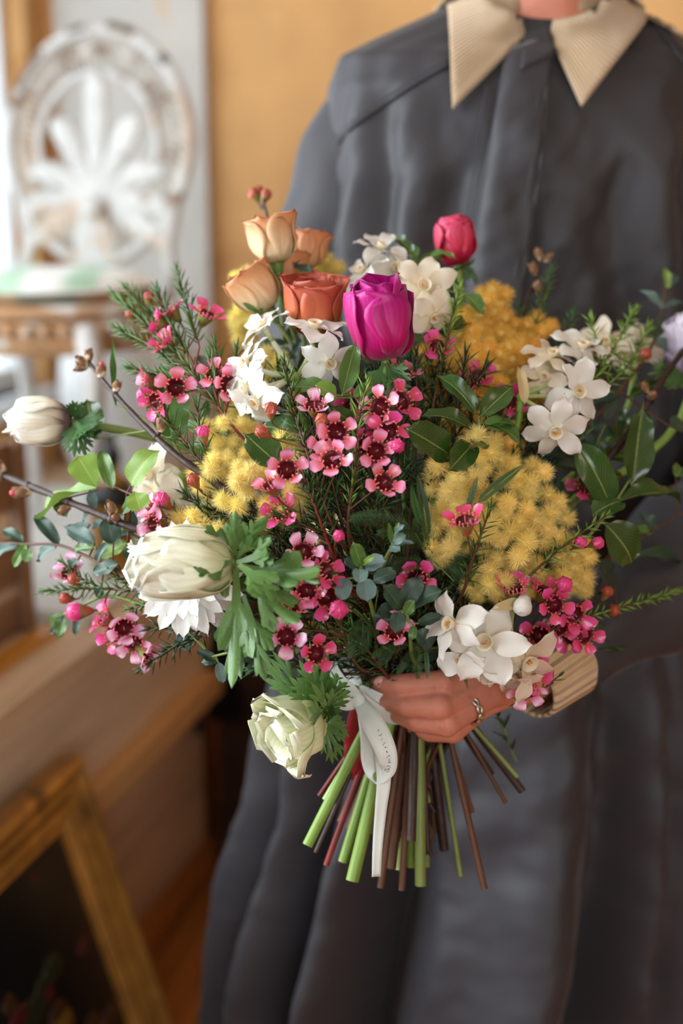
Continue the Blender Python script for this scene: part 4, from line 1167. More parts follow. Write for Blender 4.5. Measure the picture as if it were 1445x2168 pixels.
def narcissus(label, hub, flowers, bottom=None, spathe=None, rb=0.0042, hubdir=(0, -1, -0.2), m=None, extra=None):
    """hub: where the pedicels meet; flowers: (x, y, offset, axis, scale[, warm])."""
    root = flower_root('paperwhite_narcissus', label, 'flower', 'paperwhite narcissus')
    st = MB(); hp = PD(*hub)
    stem_to_grip(st, hp, sdir(hubdir), 0.0026, 0.0036, 0, bottom, 8, 0.03, rb)
    st.ball(hp, (0.0036, 0.0036, 0.005), 8, 6)
    for f in flowers:
        x, y, dd, ax, sc = f[:5]; warm = len(f) > 5 and f[5]
        A = sdir(ax).normalized(); FMx = frame(PD(x, y, dd), A, RG.random() * 6, sc)
        fo = put('flower', CORONA, root, FMx)
        for k in range(6):
            s = 0.0243 * sc * RG.uniform(0.93, 1.06)
            M = FMx @ Matrix.Rotation(k * math.pi / 3 + RG.uniform(-0.1, 0.1), 4, 'Z') @ Matrix.Translation((0.0026, 0, -0.0008 * (k % 2))) @ Matrix.Rotation(RG.uniform(-0.42, 0.30), 4, 'Y') @ Matrix.Rotation(RG.uniform(-0.45, 0.45), 4, 'X') @ Matrix.Diagonal((s / sc, s / sc * (1.04 if k % 2 else 0.9), s / sc, 1))
            put('petal', (NARPW if warm else NARP)[RG.randrange(4)], fo, M)
        p0 = FMx @ Vector((0, 0, -0.0026)); p1 = FMx @ Vector((0, 0, -0.013))
        tb = MB(); L = (hp - p1).length
        tb.tube(bez(p0, p0 - A * 0.004, p1 + A * 0.003, p1, 4), [0.0030 * sc, 0.0022, 0.0021], 8)
        c = bez(p1, p1 - A * min(0.02, L * 0.5), hp.lerp(p1, 0.35) + Vector((0, 0, 0.002)), hp, 9)
        tb.tube(c, [0.0022, 0.0030, 0.0018, 0.0018], 7)
        part('tube', tb, m_tube, fo)
    if spathe:
        mb = MB(); b, t, w = spathe
        put('spathe', leaf_variant('lance', mat_spathe, 1), root, leaf_matrix(PD(*b), PD(*t), sdir((0, 0.3, 0.9)), w / F))
    if extra: extra(root)
    part('stem', st, m or m_stem, root)
    return root
mat_spathe = mat('papery_spathe', '#e2cf9c', rough=0.6, noise=0.15, nscale=60, veins=(8, '#bfa86a', 0.4), transl=0.4)

def anemone(label, pos, axis, m, size=1.0, rows=None, bracts=(), bm=None, bottom=None, rb=0.0044, stemdir=None, roll=0.3, centre=True, sm=None, neck=0.012, seed=1, group='anemones'):
    """rows: (number, length, width, angle keys, wrap radius, start radius, phase)."""
    root = flower_root('anemone', label, 'flower', group)
    A = sdir(axis).normalized(); FM_ = frame(PD(*pos), A, roll, size)
    r = random.Random(seed)
    for n_, L, W, keys, R, r0, ph, kw in rows:
        for k in range(n_):
            kk = [q + r.uniform(-5, 5) for q in keys]
            g = petal(L * r.uniform(0.95, 1.05), W * r.uniform(0.94, 1.06), kk, R=R, shape=kw.get('shape', (0.55, 0.42)), base=0.34, ruffle=kw.get('ruffle', 0.02), rfreq=kw.get('rf', 8), ph=r.random() * 6, tip=kw.get('tip', 0.0), jag=kw.get('jag', 0.02), nu=14, nv=11)
            mb = MB(); mb.grid(g)
            M = FM_ @ Matrix.Rotation(ph + k * 2 * math.pi / n_ + r.uniform(-0.1, 0.1), 4, 'Z') @ Matrix.Translation((r0, 0, 0))
            o = put('petal', mb.mesh('petal', m), root, M)
            solidify(o, 0.0006)
    if centre:
        mb = MB(); mb.ball((0, 0, 0.010), (0.007, 0.007, 0.006), 12, 8)
        for k in range(40):
            q = k * 2.4; rr_ = 0.010 + 0.003 * (k % 3) / 2; h = 0.014 + 0.003 * (k % 2)
            mb.tube([(0.004 * math.cos(q), 0.004 * math.sin(q), 0.004), (rr_ * math.cos(q), rr_ * math.sin(q), h)], 0.0004, 4); mb.ball((rr_ * math.cos(q), rr_ * math.sin(q), h), 0.0010, 5, 4)
        put('centre', mb.mesh('centre', mat_eye), root, FM_)
    st = MB(); p0 = FM_ @ Vector((0, 0, 0.004)); sd = -A if stemdir is None else sdir(stemdir)
    pts = stem_to_grip(st, p0, (-A * 0.7 + sd.normalized() * 0.6), 0.0036, 0.0044, 0, bottom, 9, 0.03, rb)
    part('stem', st, sm or m_stem, root)
    for b in bracts:                              # (base px, tip px, width px, variant, facing)
        base, tip = PD(*b[0]), PD(*b[1])
        M = leaf_matrix(base, tip, sdir(b[4] if len(b) > 4 else (0, 0.3, 0.9)), (tip - base).length * b[2])
        put('bract', bract(b[3], bm or m_bract), root, M)
    return root
mat_eye = mat('anemone_eye', '#5d6a2e', rough=0.6, noise=0.3, nscale=200)

def rose(label, pos, axis, m, size=1.0, rows=None, bottom=None, stemdir=None, roll=0.0, leaves=(), seed=1):
    root = flower_root('spray_rose', label, 'flower', 'peach spray roses')
    A = sdir(axis).normalized(); FM_ = frame(PD(*pos), A, roll, size); r = random.Random(seed)
    mats = m if isinstance(m, (list, tuple)) else [m]
    for n_, L, W, keys, R, r0, ph, kw in rows:
        for k in range(n_):
            kk = [q + r.uniform(-5, 5) for q in keys]
            g = petal(L * r.uniform(0.95, 1.05), W, kk, R=R, shape=(0.6, 0.31), base=0.36, ruffle=kw.get('ruffle', 0.03), rfreq=7, ph=r.random() * 6, tip=kw.get('tip', 0.10), nu=14, nv=11)
            mb = MB(); mb.grid(g)
            o = put('petal', mb.mesh('petal', mats[kw.get('mi', 0)]), root, FM_ @ Matrix.Rotation(ph + k * 2 * math.pi / n_ + r.uniform(-.12, .12), 4, 'Z') @ Matrix.Translation((r0, 0, kw.get('z', 0))))
            solidify(o, 0.0006)
    mb = MB(); mb.lathe([(0.0018, -0.016), (0.0040, -0.011), (0.0056, -0.005), (0.0066, 0.0), (0.0060, 0.004), (0, 0.005)], 12)
    cx = put('calyx', mb.mesh('calyx', m_calyx), root, FM_)
    for k in range(5):
        g = petal(0.020, 0.006, [60, 90, 60, 20], shape=(0.4, 0.9), base=0.7, nu=7, nv=3); mb = MB(); mb.grid(g)
        put('sepal', mb.mesh('sepal', m_calyx), cx, FM_ @ Matrix.Rotation(k * 1.2566, 4, 'Z') @ Matrix.Translation((0.0058, 0, -0.002)))
    st = MB(); p0 = FM_ @ Vector((0, 0, -0.014)); sd = -A if stemdir is None else sdir(stemdir)
    stem_to_grip(st, p0, -A * 0.6 + sd.normalized() * 0.6, 0.0018, 0.0026, 0, bottom, 8, 0.03)
    part('stem', st, m_stemo, root)
    for l in leaves: add_leaf(root, *l)
    return root

def mimosa(label, clusters, kind='y', R=0.0108, gap=30, seed=1, dd=0.0, fronds=(), bottom=None, foot=None, wood=None):
    """clusters: (x, y, rx, ry, bulge) ellipses of the photo filled with fluffy balls."""
    root = flower_root('mimosa_sprig', label, 'sprig', 'mimosa sprigs')
    r = random.Random(seed); st = MB(); pts = []
    for cx, cy, rx, ry, bg in clusters:
        tries = 0; mine = []
        want = max(2, int(1.6 * math.pi * rx * ry / (gap * gap * 1.0)))
        while tries < 900 and len(mine) < want:
            tries += 1
            a, q = r.random() * 6.283, math.sqrt(r.random())
            x, y = cx + rx * q * math.cos(a), cy + ry * q * math.sin(a)
            if all((x - u) ** 2 + (y - v) ** 2 > (gap * 0.86) ** 2 for u, v in pts):
                pts.append((x, y)); mine.append((x, y, dd + 0.014 * q * q + r.uniform(-0.016, 0.012) - bg * (1 - q * q)))
        c = PD(cx, cy + ry * 0.3, dd + 0.03)
        for x, y, d_ in mine:
            p = PD(x, y, d_)
            s = R * r.uniform(0.80, 1.12)
            put('flower_ball', POM[kind][r.randrange(3)], root, Matrix.Translation(p) @ Matrix.Rotation(r.random() * 6, 4, (r.random(), r.random(), 0.3)) @ Matrix.Scale(s, 4))
            st.tube(bez(p, p + (c - p) * 0.3, c + (p - c) * 0.3 + Vector((0, 0.006, 0)), c, 4), 0.0006, 4)
        fx = foot or clusters[0][:2]
        st.tube([c, c.lerp(PD(fx[0], fx[1], dd + 0.045), 0.5) + Vector((0, 0.004, 0)), PD(fx[0], fx[1], dd + 0.045)], 0.0011, 5)
    fx = foot or clusters[0][:2]
    stem_to_grip(st, PD(fx[0], fx[1], dd + 0.045), sdir((0, -1, -0.3)), 0.0014, 0.0022, 0, bottom, 6)
    part('stem', st, wood or m_stemo, root)
    for f in fronds: put('frond', FROND[f[3]], root, leaf_matrix(PD(*f[0]), PD(*f[1]), sdir(f[4] if len(f) > 4 else (0, .4, .9)), (PD(*f[1]) - PD(*f[0])).length * f[2]))
    return root

def budbranch(label, path, buds, r=(0.0016, 0.0032), m=None, bottom=None, name='budding_branch', group='budding branches'):
    root = flower_root(name, label, 'branch', group); st = MB()
    main = spline(np.array([list(PD(*p)) for p in path]), 7)
    rr = np.linspace(r[0], r[1], len(main)) * (1 + 0.10 * np.sin(np.arange(len(main)) * 1.7))
    st.tube(main, rr, 9)
    stem_to_grip(st, list(main[-1]), Vector(list(main[-1] - main[-2])), r[1], r[1] * 1.15, 0, bottom, 8)
    for x, y, dd, ax, sc, pink in buds:
        M = frame(PD(x, y, dd), sdir(ax), RG.random() * 6, sc)
        b = M @ Vector((0, 0, -0.004)); k = int(np.argmin(np.linalg.norm(main - np.array(list(b)), axis=1)))
        st.tube([b, Vector(list(main[k]))], [0.0018, 0.0022], 7)
        st.ball(list(main[k]), rr[k] * 1.35, 8, 6)
        mb = MB()
        mb.lathe([(0.0018, -0.005), (0.0036, -0.002), (0.0042, 0.0015), (0.0035, 0.005), (0.0015, 0.0078), (0, 0.0085)], 10)
        for j in range(9):
            q = j * 2.4; z = -0.003 + 0.0010 * j; rb_ = np.interp(z, [-0.005, -0.002, 0.0015, 0.005, 0.0085], [0.0018, 0.0036, 0.0042, 0.0035, 0.001])
            g = petal(0.0055, 0.005, [80, 100, 115], R=0.004, shape=(0.45, 0.6), base=0.6, nu=5, nv=5)
            Mz = np.array(Matrix.Rotation(q, 4, 'Z') @ Matrix.Translation((rb_ + 0.0004, 0, z)))
            mb.grid(xf(g, Mz))
        bo_ = put('bud', mb.mesh('bud', m_scale), root, M)
        if pink:
            mb = MB(); mb.ball((0, 0, 0.0078), (0.0022, 0.0022, 0.0026), 8, 6); put('bud_tip', mb.mesh('bud_tip', m_budtip), bo_, M)
    part('stem', st, m or m_woodd, root)
    return root

def leafsprig(label, path, leaves, m=None, kind='oval', wood=None, name='leafy_sprig', r=(0.0009, 0.0017), bottom=None, group=None, cat='sprig', rb=None, tips=None):
    """leaves: (base, tip, width[, kwargs]) or, as a number n, pairs of small leaves all along the path."""
    root = flower_root(name, label, cat, group); st = MB()
    main = spline(np.array([list(PD(*p)) for p in path]), 6)
    st.tube(main, [r[0], r[1]], 6)
    stem_to_grip(st, list(main[-1]), Vector(list(main[-1] - main[-2])), r[1], r[1] * 1.2, 0, bottom, 6, 0.03, rb)
    for l in leaves:
        kw = dict(l[3]) if len(l) > 3 else {}
        kw.setdefault('kind', kind); kw.setdefault('m', m)
        o = add_leaf(root, l[0], l[1], l[2], **kw)
        bw = PD(*l[0]); k = int(np.argmin(np.linalg.norm(main - np.array(list(bw)), axis=1)))
        if (Vector(list(main[k])) - bw).length > 0.003:
            q = Vector(list(main[k])); st.tube(bez(bw, bw.lerp(q, .3), q.lerp(bw, .3), q, 5), r[0] * 0.9, 5)
    part('stem', st, wood or m_stemo, root)
    return root
def pairs(path, n, L, w, seed=0, t0=0.0, face_j=0.6, side=55):
    """Leaf pairs along a photo path: list for leafsprig."""
    r = random.Random(seed); q = spline(np.array(path, float), 10); out = []
    for k in range(n):
        t = t0 + (1 - t0) * (k + 0.3) / n; i = min(int(t * (len(q) - 1)), len(q) - 2)
        p = q[i]; d = q[max(i - 2, 0)] - q[i + 2 if i + 2 < len(q) else i + 1]; a = math.atan2(d[1], d[0])
        for sg in (-1, 1):
            b = a + sg * math.radians(side * r.uniform(0.6, 1.25)); l = L * r.uniform(0.75, 1.15)
            z = r.uniform(-0.012, 0.010)
            out.append(((p[0], p[1], p[2]), (p[0] + l * math.cos(b), p[1] + l * math.sin(b), p[2] + z), w * r.uniform(0.8, 1.15), {'face': (r.uniform(-face_j, face_j), r.uniform(0.0, 0.8), 0.8)}))
    return out
# ------------------------------------------------------------------ the flowers, each stem a thing of its own
GOB = [(4, .076, .080, [15, 62, 90, 92, 82], .034, .006, 0.75, dict(ruffle=.05, jag=.025, shape=(.55,.27))), (4, .081, .066, [28, 74, 93, 95, 84], .028, .004, 0.1, dict(ruffle=.045, jag=.008, shape=(.55,.25)))]
anemone('magenta anemone with a tall goblet of petals, standing at the top centre of the flowers', (812, 760, 0.0), (-.10, 1, .36), m_mag, 0.90, GOB,
        bracts=[((812, 765, 0), (905, 760, .03), .7, 1), ((812, 765, 0), (870, 850, .01), .7, 4), ((812, 768, -.01), (775, 850, -.015), .6, 1), ((810, 765, 0), (745, 770, .02), .6, 2), ((815, 765, .0), (850, 835, -.02), .5, 3)],
        bm=m_bractd, bottom=(745, 1865, 1.055), rb=.0056, stemdir=(.35, -1, 0), seed=3)
anemone('rose-red anemone half hidden by a leaf, topmost beside the dress placket', (968, 562, 0.05), (-.12, 1, .15), m_rosy, 0.62, GOB,
        bracts=[((968, 565, .05), (1030, 590, .06), .8, 1), ((968, 565, .05), (1000, 625, .04), .8, 0), ((968, 568, .04), (925, 600, .03), .8, 3)], bm=m_bractd, seed=5)
BUDW = [(5, .066, .058, [28, 64, 92, 104, 108], .030, .005, 0.2, dict(ruffle=.03, jag=.012, shape=(.55,.30))), (5, .067, .050, [40, 72, 94, 106, 110], .026, .004, 0.8, dict(ruffle=.05, jag=.015, shape=(.55,.30))), (3, .066, .04, [60, 84, 96, 100], .02, .003, 0.4, dict(ruffle=.08, jag=.02))]
anemone('white anemone with a violet base, nodding out towards the chair', (152, 893, 0.0), (-1, -.02, .15), m_anep, 0.88, BUDW,
        bracts=[((158, 893, 0), (165, 830, -.01), .8, 0), ((158, 893, 0), (212, 895, -.01), 1.0, 1), ((158, 895, -.005), (140, 970, -.01), .7, 4), ((158, 895, -.01), (180, 965, -.015), .8, 1), ((158, 893, .01), (190, 845, .01), .9, 2), ((160, 893, -.01), (195, 930, -.02), .9, 3)],
        bm=m_bractd, bottom=(890, 1875, 1.075), rb=.0048, stemdir=(1, -.25, 0), seed=7, sm=m_stemo)
BIGW = [(5, .074, .076, [18, 60, 90, 100, 104], .037, .006, 0.5, dict(ruffle=.03, jag=.012, shape=(.55,.28))), (5, .084, .066, [28, 68, 92, 98, 94], .031, .005, 1.1, dict(ruffle=.06, jag=.02, shape=(.55,.28))), (4, .088, .056, [42, 78, 94, 94, 82], .026, .004, .3, dict(ruffle=.09, jag=.02, shape=(.55,.30))), (2, .078, .045, [60, 86, 96, 92], .018, .003, .8, dict(ruffle=.12, jag=.03))]
anemone('largest cream-white anemone, a closed cup lying before the white daisy', (492, 1196, -.045), (-1, .02, .12), m_ane, 0.93, BIGW,
        bracts=[((496, 1186, -.06), (402, 1222, -.092), .95, 9), ((497, 1186, -.05), (505, 1062, -.055), .6, 8), ((502, 1175, -.05), (428, 1112, -.060), .75, 9), ((505, 1180, -.05), (580, 1088, -.05), .8, 6), ((498, 1205, -.05), (445, 1275, -.055), .7, 7),
                ((500, 1200, -.06), (712, 1228, -.07), .50, 9), ((500, 1205, -.06), (498, 1450, -.075), .50, 9), ((520, 1230, -.065), (640, 1330, -.08), .75, 10), ((505, 1195, -.065), (590, 1262, -.085), .9, 7), ((515, 1260, -.055), (560, 1420, -.06), .6, 6),
                ((500, 1190, -.06), (620, 1165, -.065), .7, 11), ((498, 1190, -.05), (560, 1110, -.04), .7, 8)],
        bm=m_bract, stemdir=(1, -.5, -.3), seed=11, sm=m_stemo)
OPEN = [(5, .062, .066, [10, 45, 72, 62, 20], .036, .006, 0.2, dict(ruffle=.13, jag=.03, rf=8, shape=(.55,.30))), (4, .058, .058, [25, 60, 86, 80, 40], .030, .005, .9, dict(ruffle=.14, jag=.03, rf=9, shape=(.55,.30))), (3, .046, .044, [40, 70, 90, 76], .024, .004, .4, dict(ruffle=.15, jag=.04))]
anemone('ruffled green-white anemone hanging lowest, beside the white ribbon', (672, 1512, -.015), (-.80, -.42, .50), m_aneg, 0.86, OPEN,
        bracts=[((678, 1505, -.01), (545, 1385, -.02), .5, 1), ((680, 1500, -.01), (600, 1375, -.03), .6, 2), ((680, 1500, -.01), (660, 1380, -.03), .6, 1), ((682, 1500, -.01), (730, 1400, -.02), .6, 3), ((684, 1505, -.01), (760, 1450, -.02), .6, 4),
                ((684, 1510, -.01), (755, 1570, -.02), .6, 1), ((682, 1515, -.01), (700, 1605, -.02), .7, 2), ((680, 1515, .0), (650, 1600, .0), .7, 1), ((684, 1508, -.015), (745, 1520, -.03), .7, 0), ((676, 1500, -.02), (625, 1440, -.04), .8, 1)],
        bm=m_bract, bottom=(650, 1790, 1.05), rb=.0044, stemdir=(.8, .55, -.5), seed=13)
anemone('pale lilac anemone at the far edge beyond the dark twig', (1462, 790, .01), (-.15, 1, .2), m_anel, .9, BUDW, bracts=[((1455, 795, 0), (1380, 780, .0), .7, 1), ((1455, 795, 0), (1390, 850, .0), .7, 4), ((1455, 795, 0), (1400, 830, -.02), .6, 2)], bm=m_bract, seed=17)

# white daisy-like chrysanthemum behind the large anemone
dz = flower_root('chrysanthemum', 'white many-petalled chrysanthemum behind the largest anemone', 'flower')
FMd = frame(PD(405, 1225, .005), sdir((-.25, -.12, .9)), .2)
PETD = [one('petal', petal(1, .30, k, shape=(.55, .5), base=.4, fold=.25, ruffle=.03, tip=.06, ph=j, nu=9, nv=5), m_dais) for j, k in enumerate([(25, 8, -12), (35, 15, -5), (15, 0, -20)])]
for ring, (n_, L, z) in enumerate([(19, .048, 0), (17, .043, .003), (13, .034, .006), (9, .024, .009)]):
    for k in range(n_):
        s = L * RG.uniform(.9, 1.08)
        put('petal', PETD[RG.randrange(3)], dz, FMd @ Matrix.Rotation(k * 2 * math.pi / n_ + ring * .4 + RG.uniform(-.07, .07), 4, 'Z') @ Matrix.Translation((.004, 0, z)) @ Matrix.Rotation(-.22 * ring, 4, 'Y') @ Matrix.Scale(s, 4))
mb = MB(); mb.ball((0, 0, .008), (.009, .009, .006), 12, 8); put('centre', mb.mesh('centre', m_mim), dz, FMd)
st = MB(); stem_to_grip(st, FMd @ Vector((0, 0, 0)), sdir((1, -.5, -.6)), .002, .0028, 0, None, 8); part('stem', st, m_stem, dz)

# roses
RO = [(5, .050, .050, [15, 60, 84, 80, 48], .024, .0055, .2, dict(ruffle=.03, tip=.07, mi=0)), (5, .046, .042, [30, 75, 90, 88, 70], .020, .004, .8, dict(ruffle=.03, tip=.05, mi=1)), (4, .042, .036, [45, 84, 96, 96], .015, .003, .3, dict(mi=1)), (3, .038, .030, [60, 90, 100, 104], .010, .002, .9, dict(mi=1))]
ROB = [(3, .036, .030, [20, 62, 88, 92], .015, .004, .2, dict(ruffle=.02, tip=.07)), (3, .034, .026, [40, 80, 96, 98], .012, .003, 1.0, dict(tip=.12, mi=1)), (2, .030, .022, [60, 90, 100, 100], .008, .002, .3, dict(mi=1))]
rose('peach rose on a bare stem, highest of the roses against the ochre wall', (585, 556, .0), (-.14, 1, .18), [m_peachc, m_peach], .98, RO, stemdir=(.15, -1, 0), seed=2, roll=.5, leaves=[((620, 560, .01), (650, 535, .02), 22, 'oval', m_eucd), ((622, 565, .01), (665, 580, .0), 22, 'lance', m_eucd)])
rose('small orange rose peeping out behind the highest peach rose', (648, 565, .05), (.15, 1, .1), [m_peach, m_peach], .78, RO, seed=4)
rose('cream and peach rosebud low on the wall side of the peach roses', (568, 655, .03), (-.55, .8, .25), [m_peachc, m_peachc], .95, RO, seed=6, roll=1.0, leaves=[((555, 665, .02), (515, 640, .0), 26, 'oval', m_leafm)])
rose('pale peach rose in the middle of the rose group behind a green stem', (600, 625, .06), (.05, 1, .2), [m_peach, m_peachc], .95, RO, seed=8)
rose('coral-orange rose tucked between the white narcissus and the magenta anemone', (665, 705, .03), (.02, .95, .4), [m_coral, m_coral], 1.15, RO, seed=9, roll=.2)

# paperwhite narcissus
narcissus('paperwhite narcissus fanned out at the waist of the wall side, tubes pointing inwards', (628, 800, .02),
          [(556, 692, .0, (-.45, .65, .25), 1.12), (666, 692, -.015, (.12, .85, .45), 1.18), (522, 770, -.005, (-.75, .30, .5), 1.15), (522, 822, -.008, (-.9, -.1, .30), 1.1), (545, 850, -.012, (-.7, -.6, .45), 1.1), (697, 768, -.005, (.25, -.35, .85), 1.05)],
          bottom=(725, 1825, 1.07), rb=.0042)
narcissus('paperwhite narcissus rising above the magenta anemone, one bloom showing an orange eye', (830, 640, .03),
          [(806, 525, .02, (.35, .75, .3), 1.1), (765, 575, .02, (-.5, .6, .4), 1.1), (897, 606, .0, (.05, .15, 1), 1.25, 1), (918, 668, .01, (.3, -.75, .55), 1.1, 1), (838, 570, .025, (0, .5, .8), 1.1), (868, 640, .02, (.2, .2, .9), 1.0, 1)],
          bottom=(845, 1840, 1.10), rb=.0040, m=m_stemp)
narcissus('paperwhite narcissus facing outwards beside the golden mimosa, four open blooms', (1102, 842, .01),
          [(1168, 752, .0, (.1, .75, .5), 1.12, 1), (1232, 735, -.01, (.15, .8, .45), 1.2), (1222, 830, -.02, (.25, .05, 1), 1.25), (1175, 912, -.02, (-.02, -.45, .85), 1.2), (1150, 800, .015, (.0, .3, .8), 1.0, 1)],
          bottom=(870, 1835, 1.10), rb=.0040, spathe=((1110, 855, .0), (1098, 768, -.005), 24))
narcissus('paperwhite narcissus drooping low before the hand, with an opening bud', (1086, 1278, -.035),
          [(955, 1322, -.04, (-.75, .15, .5), 1.2), (1028, 1358, -.055, (-.35, .0, .9), 1.42), (982, 1392, -.045, (-.5, -.7, .45), 1.2), (1045, 1420, -.04, (-.1, -.85, .45), 1.2, 1), (1115, 1398, -.05, (.35, -.45, .75), 1.45, 1), (1082, 1428, -.035, (.1, -.85, .4), 1.1, 1)],
          bottom=(690, 1695, 1.08), rb=.0040, spathe=((1040, 1290, -.04), (1130, 1275, -.035), 24), hubdir=(-.1, .4, -.9), m=m_stemp)
bdr = [o for o in COL.objects if o.name.startswith('paperwhite_narcissus')][-1]
mb = MB(); q0, q1 = PD(1108, 1268, -.045), PD(1104, 1300, -.058)
mb.tube([PD(1090, 1280, -.04), q0, q0.lerp(q1, .4), q0.lerp(q1, .75), q1], [.0018, .0042, .0072, .0070, .003], 12, smooth=4); part('bud', mb, m_nar, bdr, None, 'unopened white bud')
narcissus('blurred paperwhite narcissus behind the pink-budded needles near the far dark sleeve', (1340, 800, .05),
          [(1285, 725, .05, (-.4, .5, .6), 1.2, 1), (1378, 718, .06, (.3, .6, .6), 1.3, 1), (1335, 745, .05, (0, .6, .7), 1.1, 1)])
narcissus('paperwhite narcissus half hidden by pale green leaves near the wooden crate side', (385, 1010, .03),
          [(318, 1005, .03, (-.7, .2, .5), 1.3, 1), (365, 1075, .03, (-.3, -.5, .7), 1.2, 1), (330, 1050, .03, (-.6, -.3, .6), 1.1, 1)])

# mimosa
mimosa('yellow mimosa cluster behind the largest anemone on the window side', [(505, 1005, 88, 72, .015), (485, 915, 52, 36, .01), (590, 1055, 55, 62, .01), (425, 1105, 62, 24, 0), (615, 960, 32, 45, 0)], 'y', seed=2, dd=.012, bottom=(668, 1805, 1.08), wood=m_woodd)
mimosa('golden mimosa mass high up against the dark dress', [(1055, 760, 92, 72, .01), (1042, 648, 38, 42, 0), (1128, 700, 45, 24, 0), (970, 800, 58, 66, .005), (1010, 690, 48, 40, 0), (1100, 838, 55, 40, 0)], 'g', seed=3, dd=.045, gap=25, bottom=(975, 1855, 1.09))
mimosa('front mimosa mass of fluffy yellow balls above the drooping narcissus', [(1110, 1120, 105, 92, .02), (1018, 955, 50, 42, .008), (968, 1025, 62, 62, .008), (1112, 1010, 55, 38, .0), (1085, 1235, 95, 42, .008), (1215, 1195, 42, 68, .0), (945, 1160, 34, 22, .006), (1010, 1100, 60, 50, .0), (925, 1085, 28, 36, .0)], 'y', seed=4, dd=-.005,
       fronds=[((985, 1240, .01), (990, 1130, .0), .5, 1), ((1000, 1075, -.03), (1105, 985, -.035), .35, 3), ((985, 1090, -.02), (1010, 1010, -.03), .4, 3)], bottom=(1095, 1645, 1.08))
mimosa('pale yellow mimosa balls clustered around the peach roses', [(516, 605, 28, 28, 0), (522, 672, 26, 38, 0), (702, 562, 30, 17, 0), (672, 592, 26, 28, 0), (515, 700, 20, 20, 0), (640, 620, 22, 40, 0)], 'p', seed=5, dd=.06, gap=24)
mimosa('shaded golden mimosa between the pink waxflowers and the glossy leaves', [(908, 880, 36, 66, .0), (925, 770, 34, 42, .0), (985, 870, 40, 50, 0), (1090, 930, 50, 40, 0)], 'g', seed=6, dd=.035)
mimosa('dim mimosa deep in the lower window side of the flowers', [(648, 1330, 62, 38, 0), (700, 1345, 30, 30, 0)], 'g', seed=7, dd=.05)
mimosa('few mimosa balls below the coral rose behind the narcissus tubes', [(570, 770, 26, 30, 0), (500, 880, 26, 16, 0), (640, 850, 26, 26, 0)], 'p', seed=9, dd=.05, gap=25)

# waxflower sprigs
H = {'m': m_waxh}; L_ = {'m': m_waxl}
waxsprig('waxflower sprig of open pink blooms in the very centre, with two russet buds', [(602, 768, -.02), (625, 880, -.02), (652, 965, -.015), (690, 1080, .0)],
         [(666, 862, -.025, (.05, .75, .55), .0) [:4] + ({'m': m_waxl},), (713, 914, -.03, (.05, .1, 1)), (704, 975, -.03, (.0, .55, .8)), (607, 995, -.03, (.12, .22, 1)), (573, 1030, -.025, (-.45, .55, .7)), (690, 950, -.02, (-.3, .4, .8))],
         [(573, 868, -.03, (.0, .8, .6), 'r', 1.0), (556, 915, -.03, (-.7, .4, .6), 'r', 1.0), (680, 892, -.035, (.25, .6, .7), 'r', 1.0)], bottom=(805, 1880, 1.06), wood=m_wood, rb=.0030)
waxsprig('upright leafy waxflower tip beside the stack of pink blooms in the middle', [(776, 812, -.025), (758, 900, -.02), (756, 960, -.015), (738, 1080, .0)],
         [(806, 862, -.02, (-.25, .15, .95)), (848, 850, -.015, (.45, .3, .85), H), (822, 912, -.02, (-.3, -.2, .9), H), (796, 955, -.025, (.1, .0, 1)), (812, 1022, -.03, (.35, .15, .9)), (770, 945, -.01, (.3, .2, .9), H)],
         [(838, 945, -.03, (.55, .25, .8), 'p', 1.05)], bottom=(850, 1885, 1.07), wood=m_wood, rb=.0028, nmat=m_needlel)
waxsprig('waxflower sprig with a single pink bud below the central blooms', [(636, 985, -.01), (665, 1070, -.01), (702, 1170, .0)],
         [(642, 1168, -.02, (.25, .35, .85), L_), (688, 1210, -.02, (.4, .5, .7), H), (650, 1252, -.015, (-.2, .3, .9)), (690, 1262, -.015, (.5, -.1, .8), H), (596, 1085, .0, (-.3, .3, .8), H)], [(716, 1136, -.03, (.2, .5, .8), 'p', .85)], bottom=(690, 1832, 1.09), wood=m_woodr, rb=.0026)
waxsprig('waxflower sprig low over the ruffled anemone, round pink bud on top', [(720, 1310, -.01), (728, 1350, -.005), (750, 1400, .0)],
         [(606, 1348, -.05, (.15, .25, .95), L_), (668, 1384, -.03, (.2, .2, .9), H), (615, 1290, -.03, (.3, .5, .7))], [(716, 1293, -.04, (.0, .5, .85), 'p', 1.35)], needle=.013)
waxsprig('waxflower sprig of three shaded blooms above the hand', [(885, 1200, .0), (870, 1270, .005), (850, 1350, .01)],
         [(836, 1338, -.02, (-.05, .25, .95)), (882, 1225, .0, (-.2, .3, .9), H), (868, 1250, .005, (.2, .3, .9), H)], [], needle=.014, nmat=m_needled)
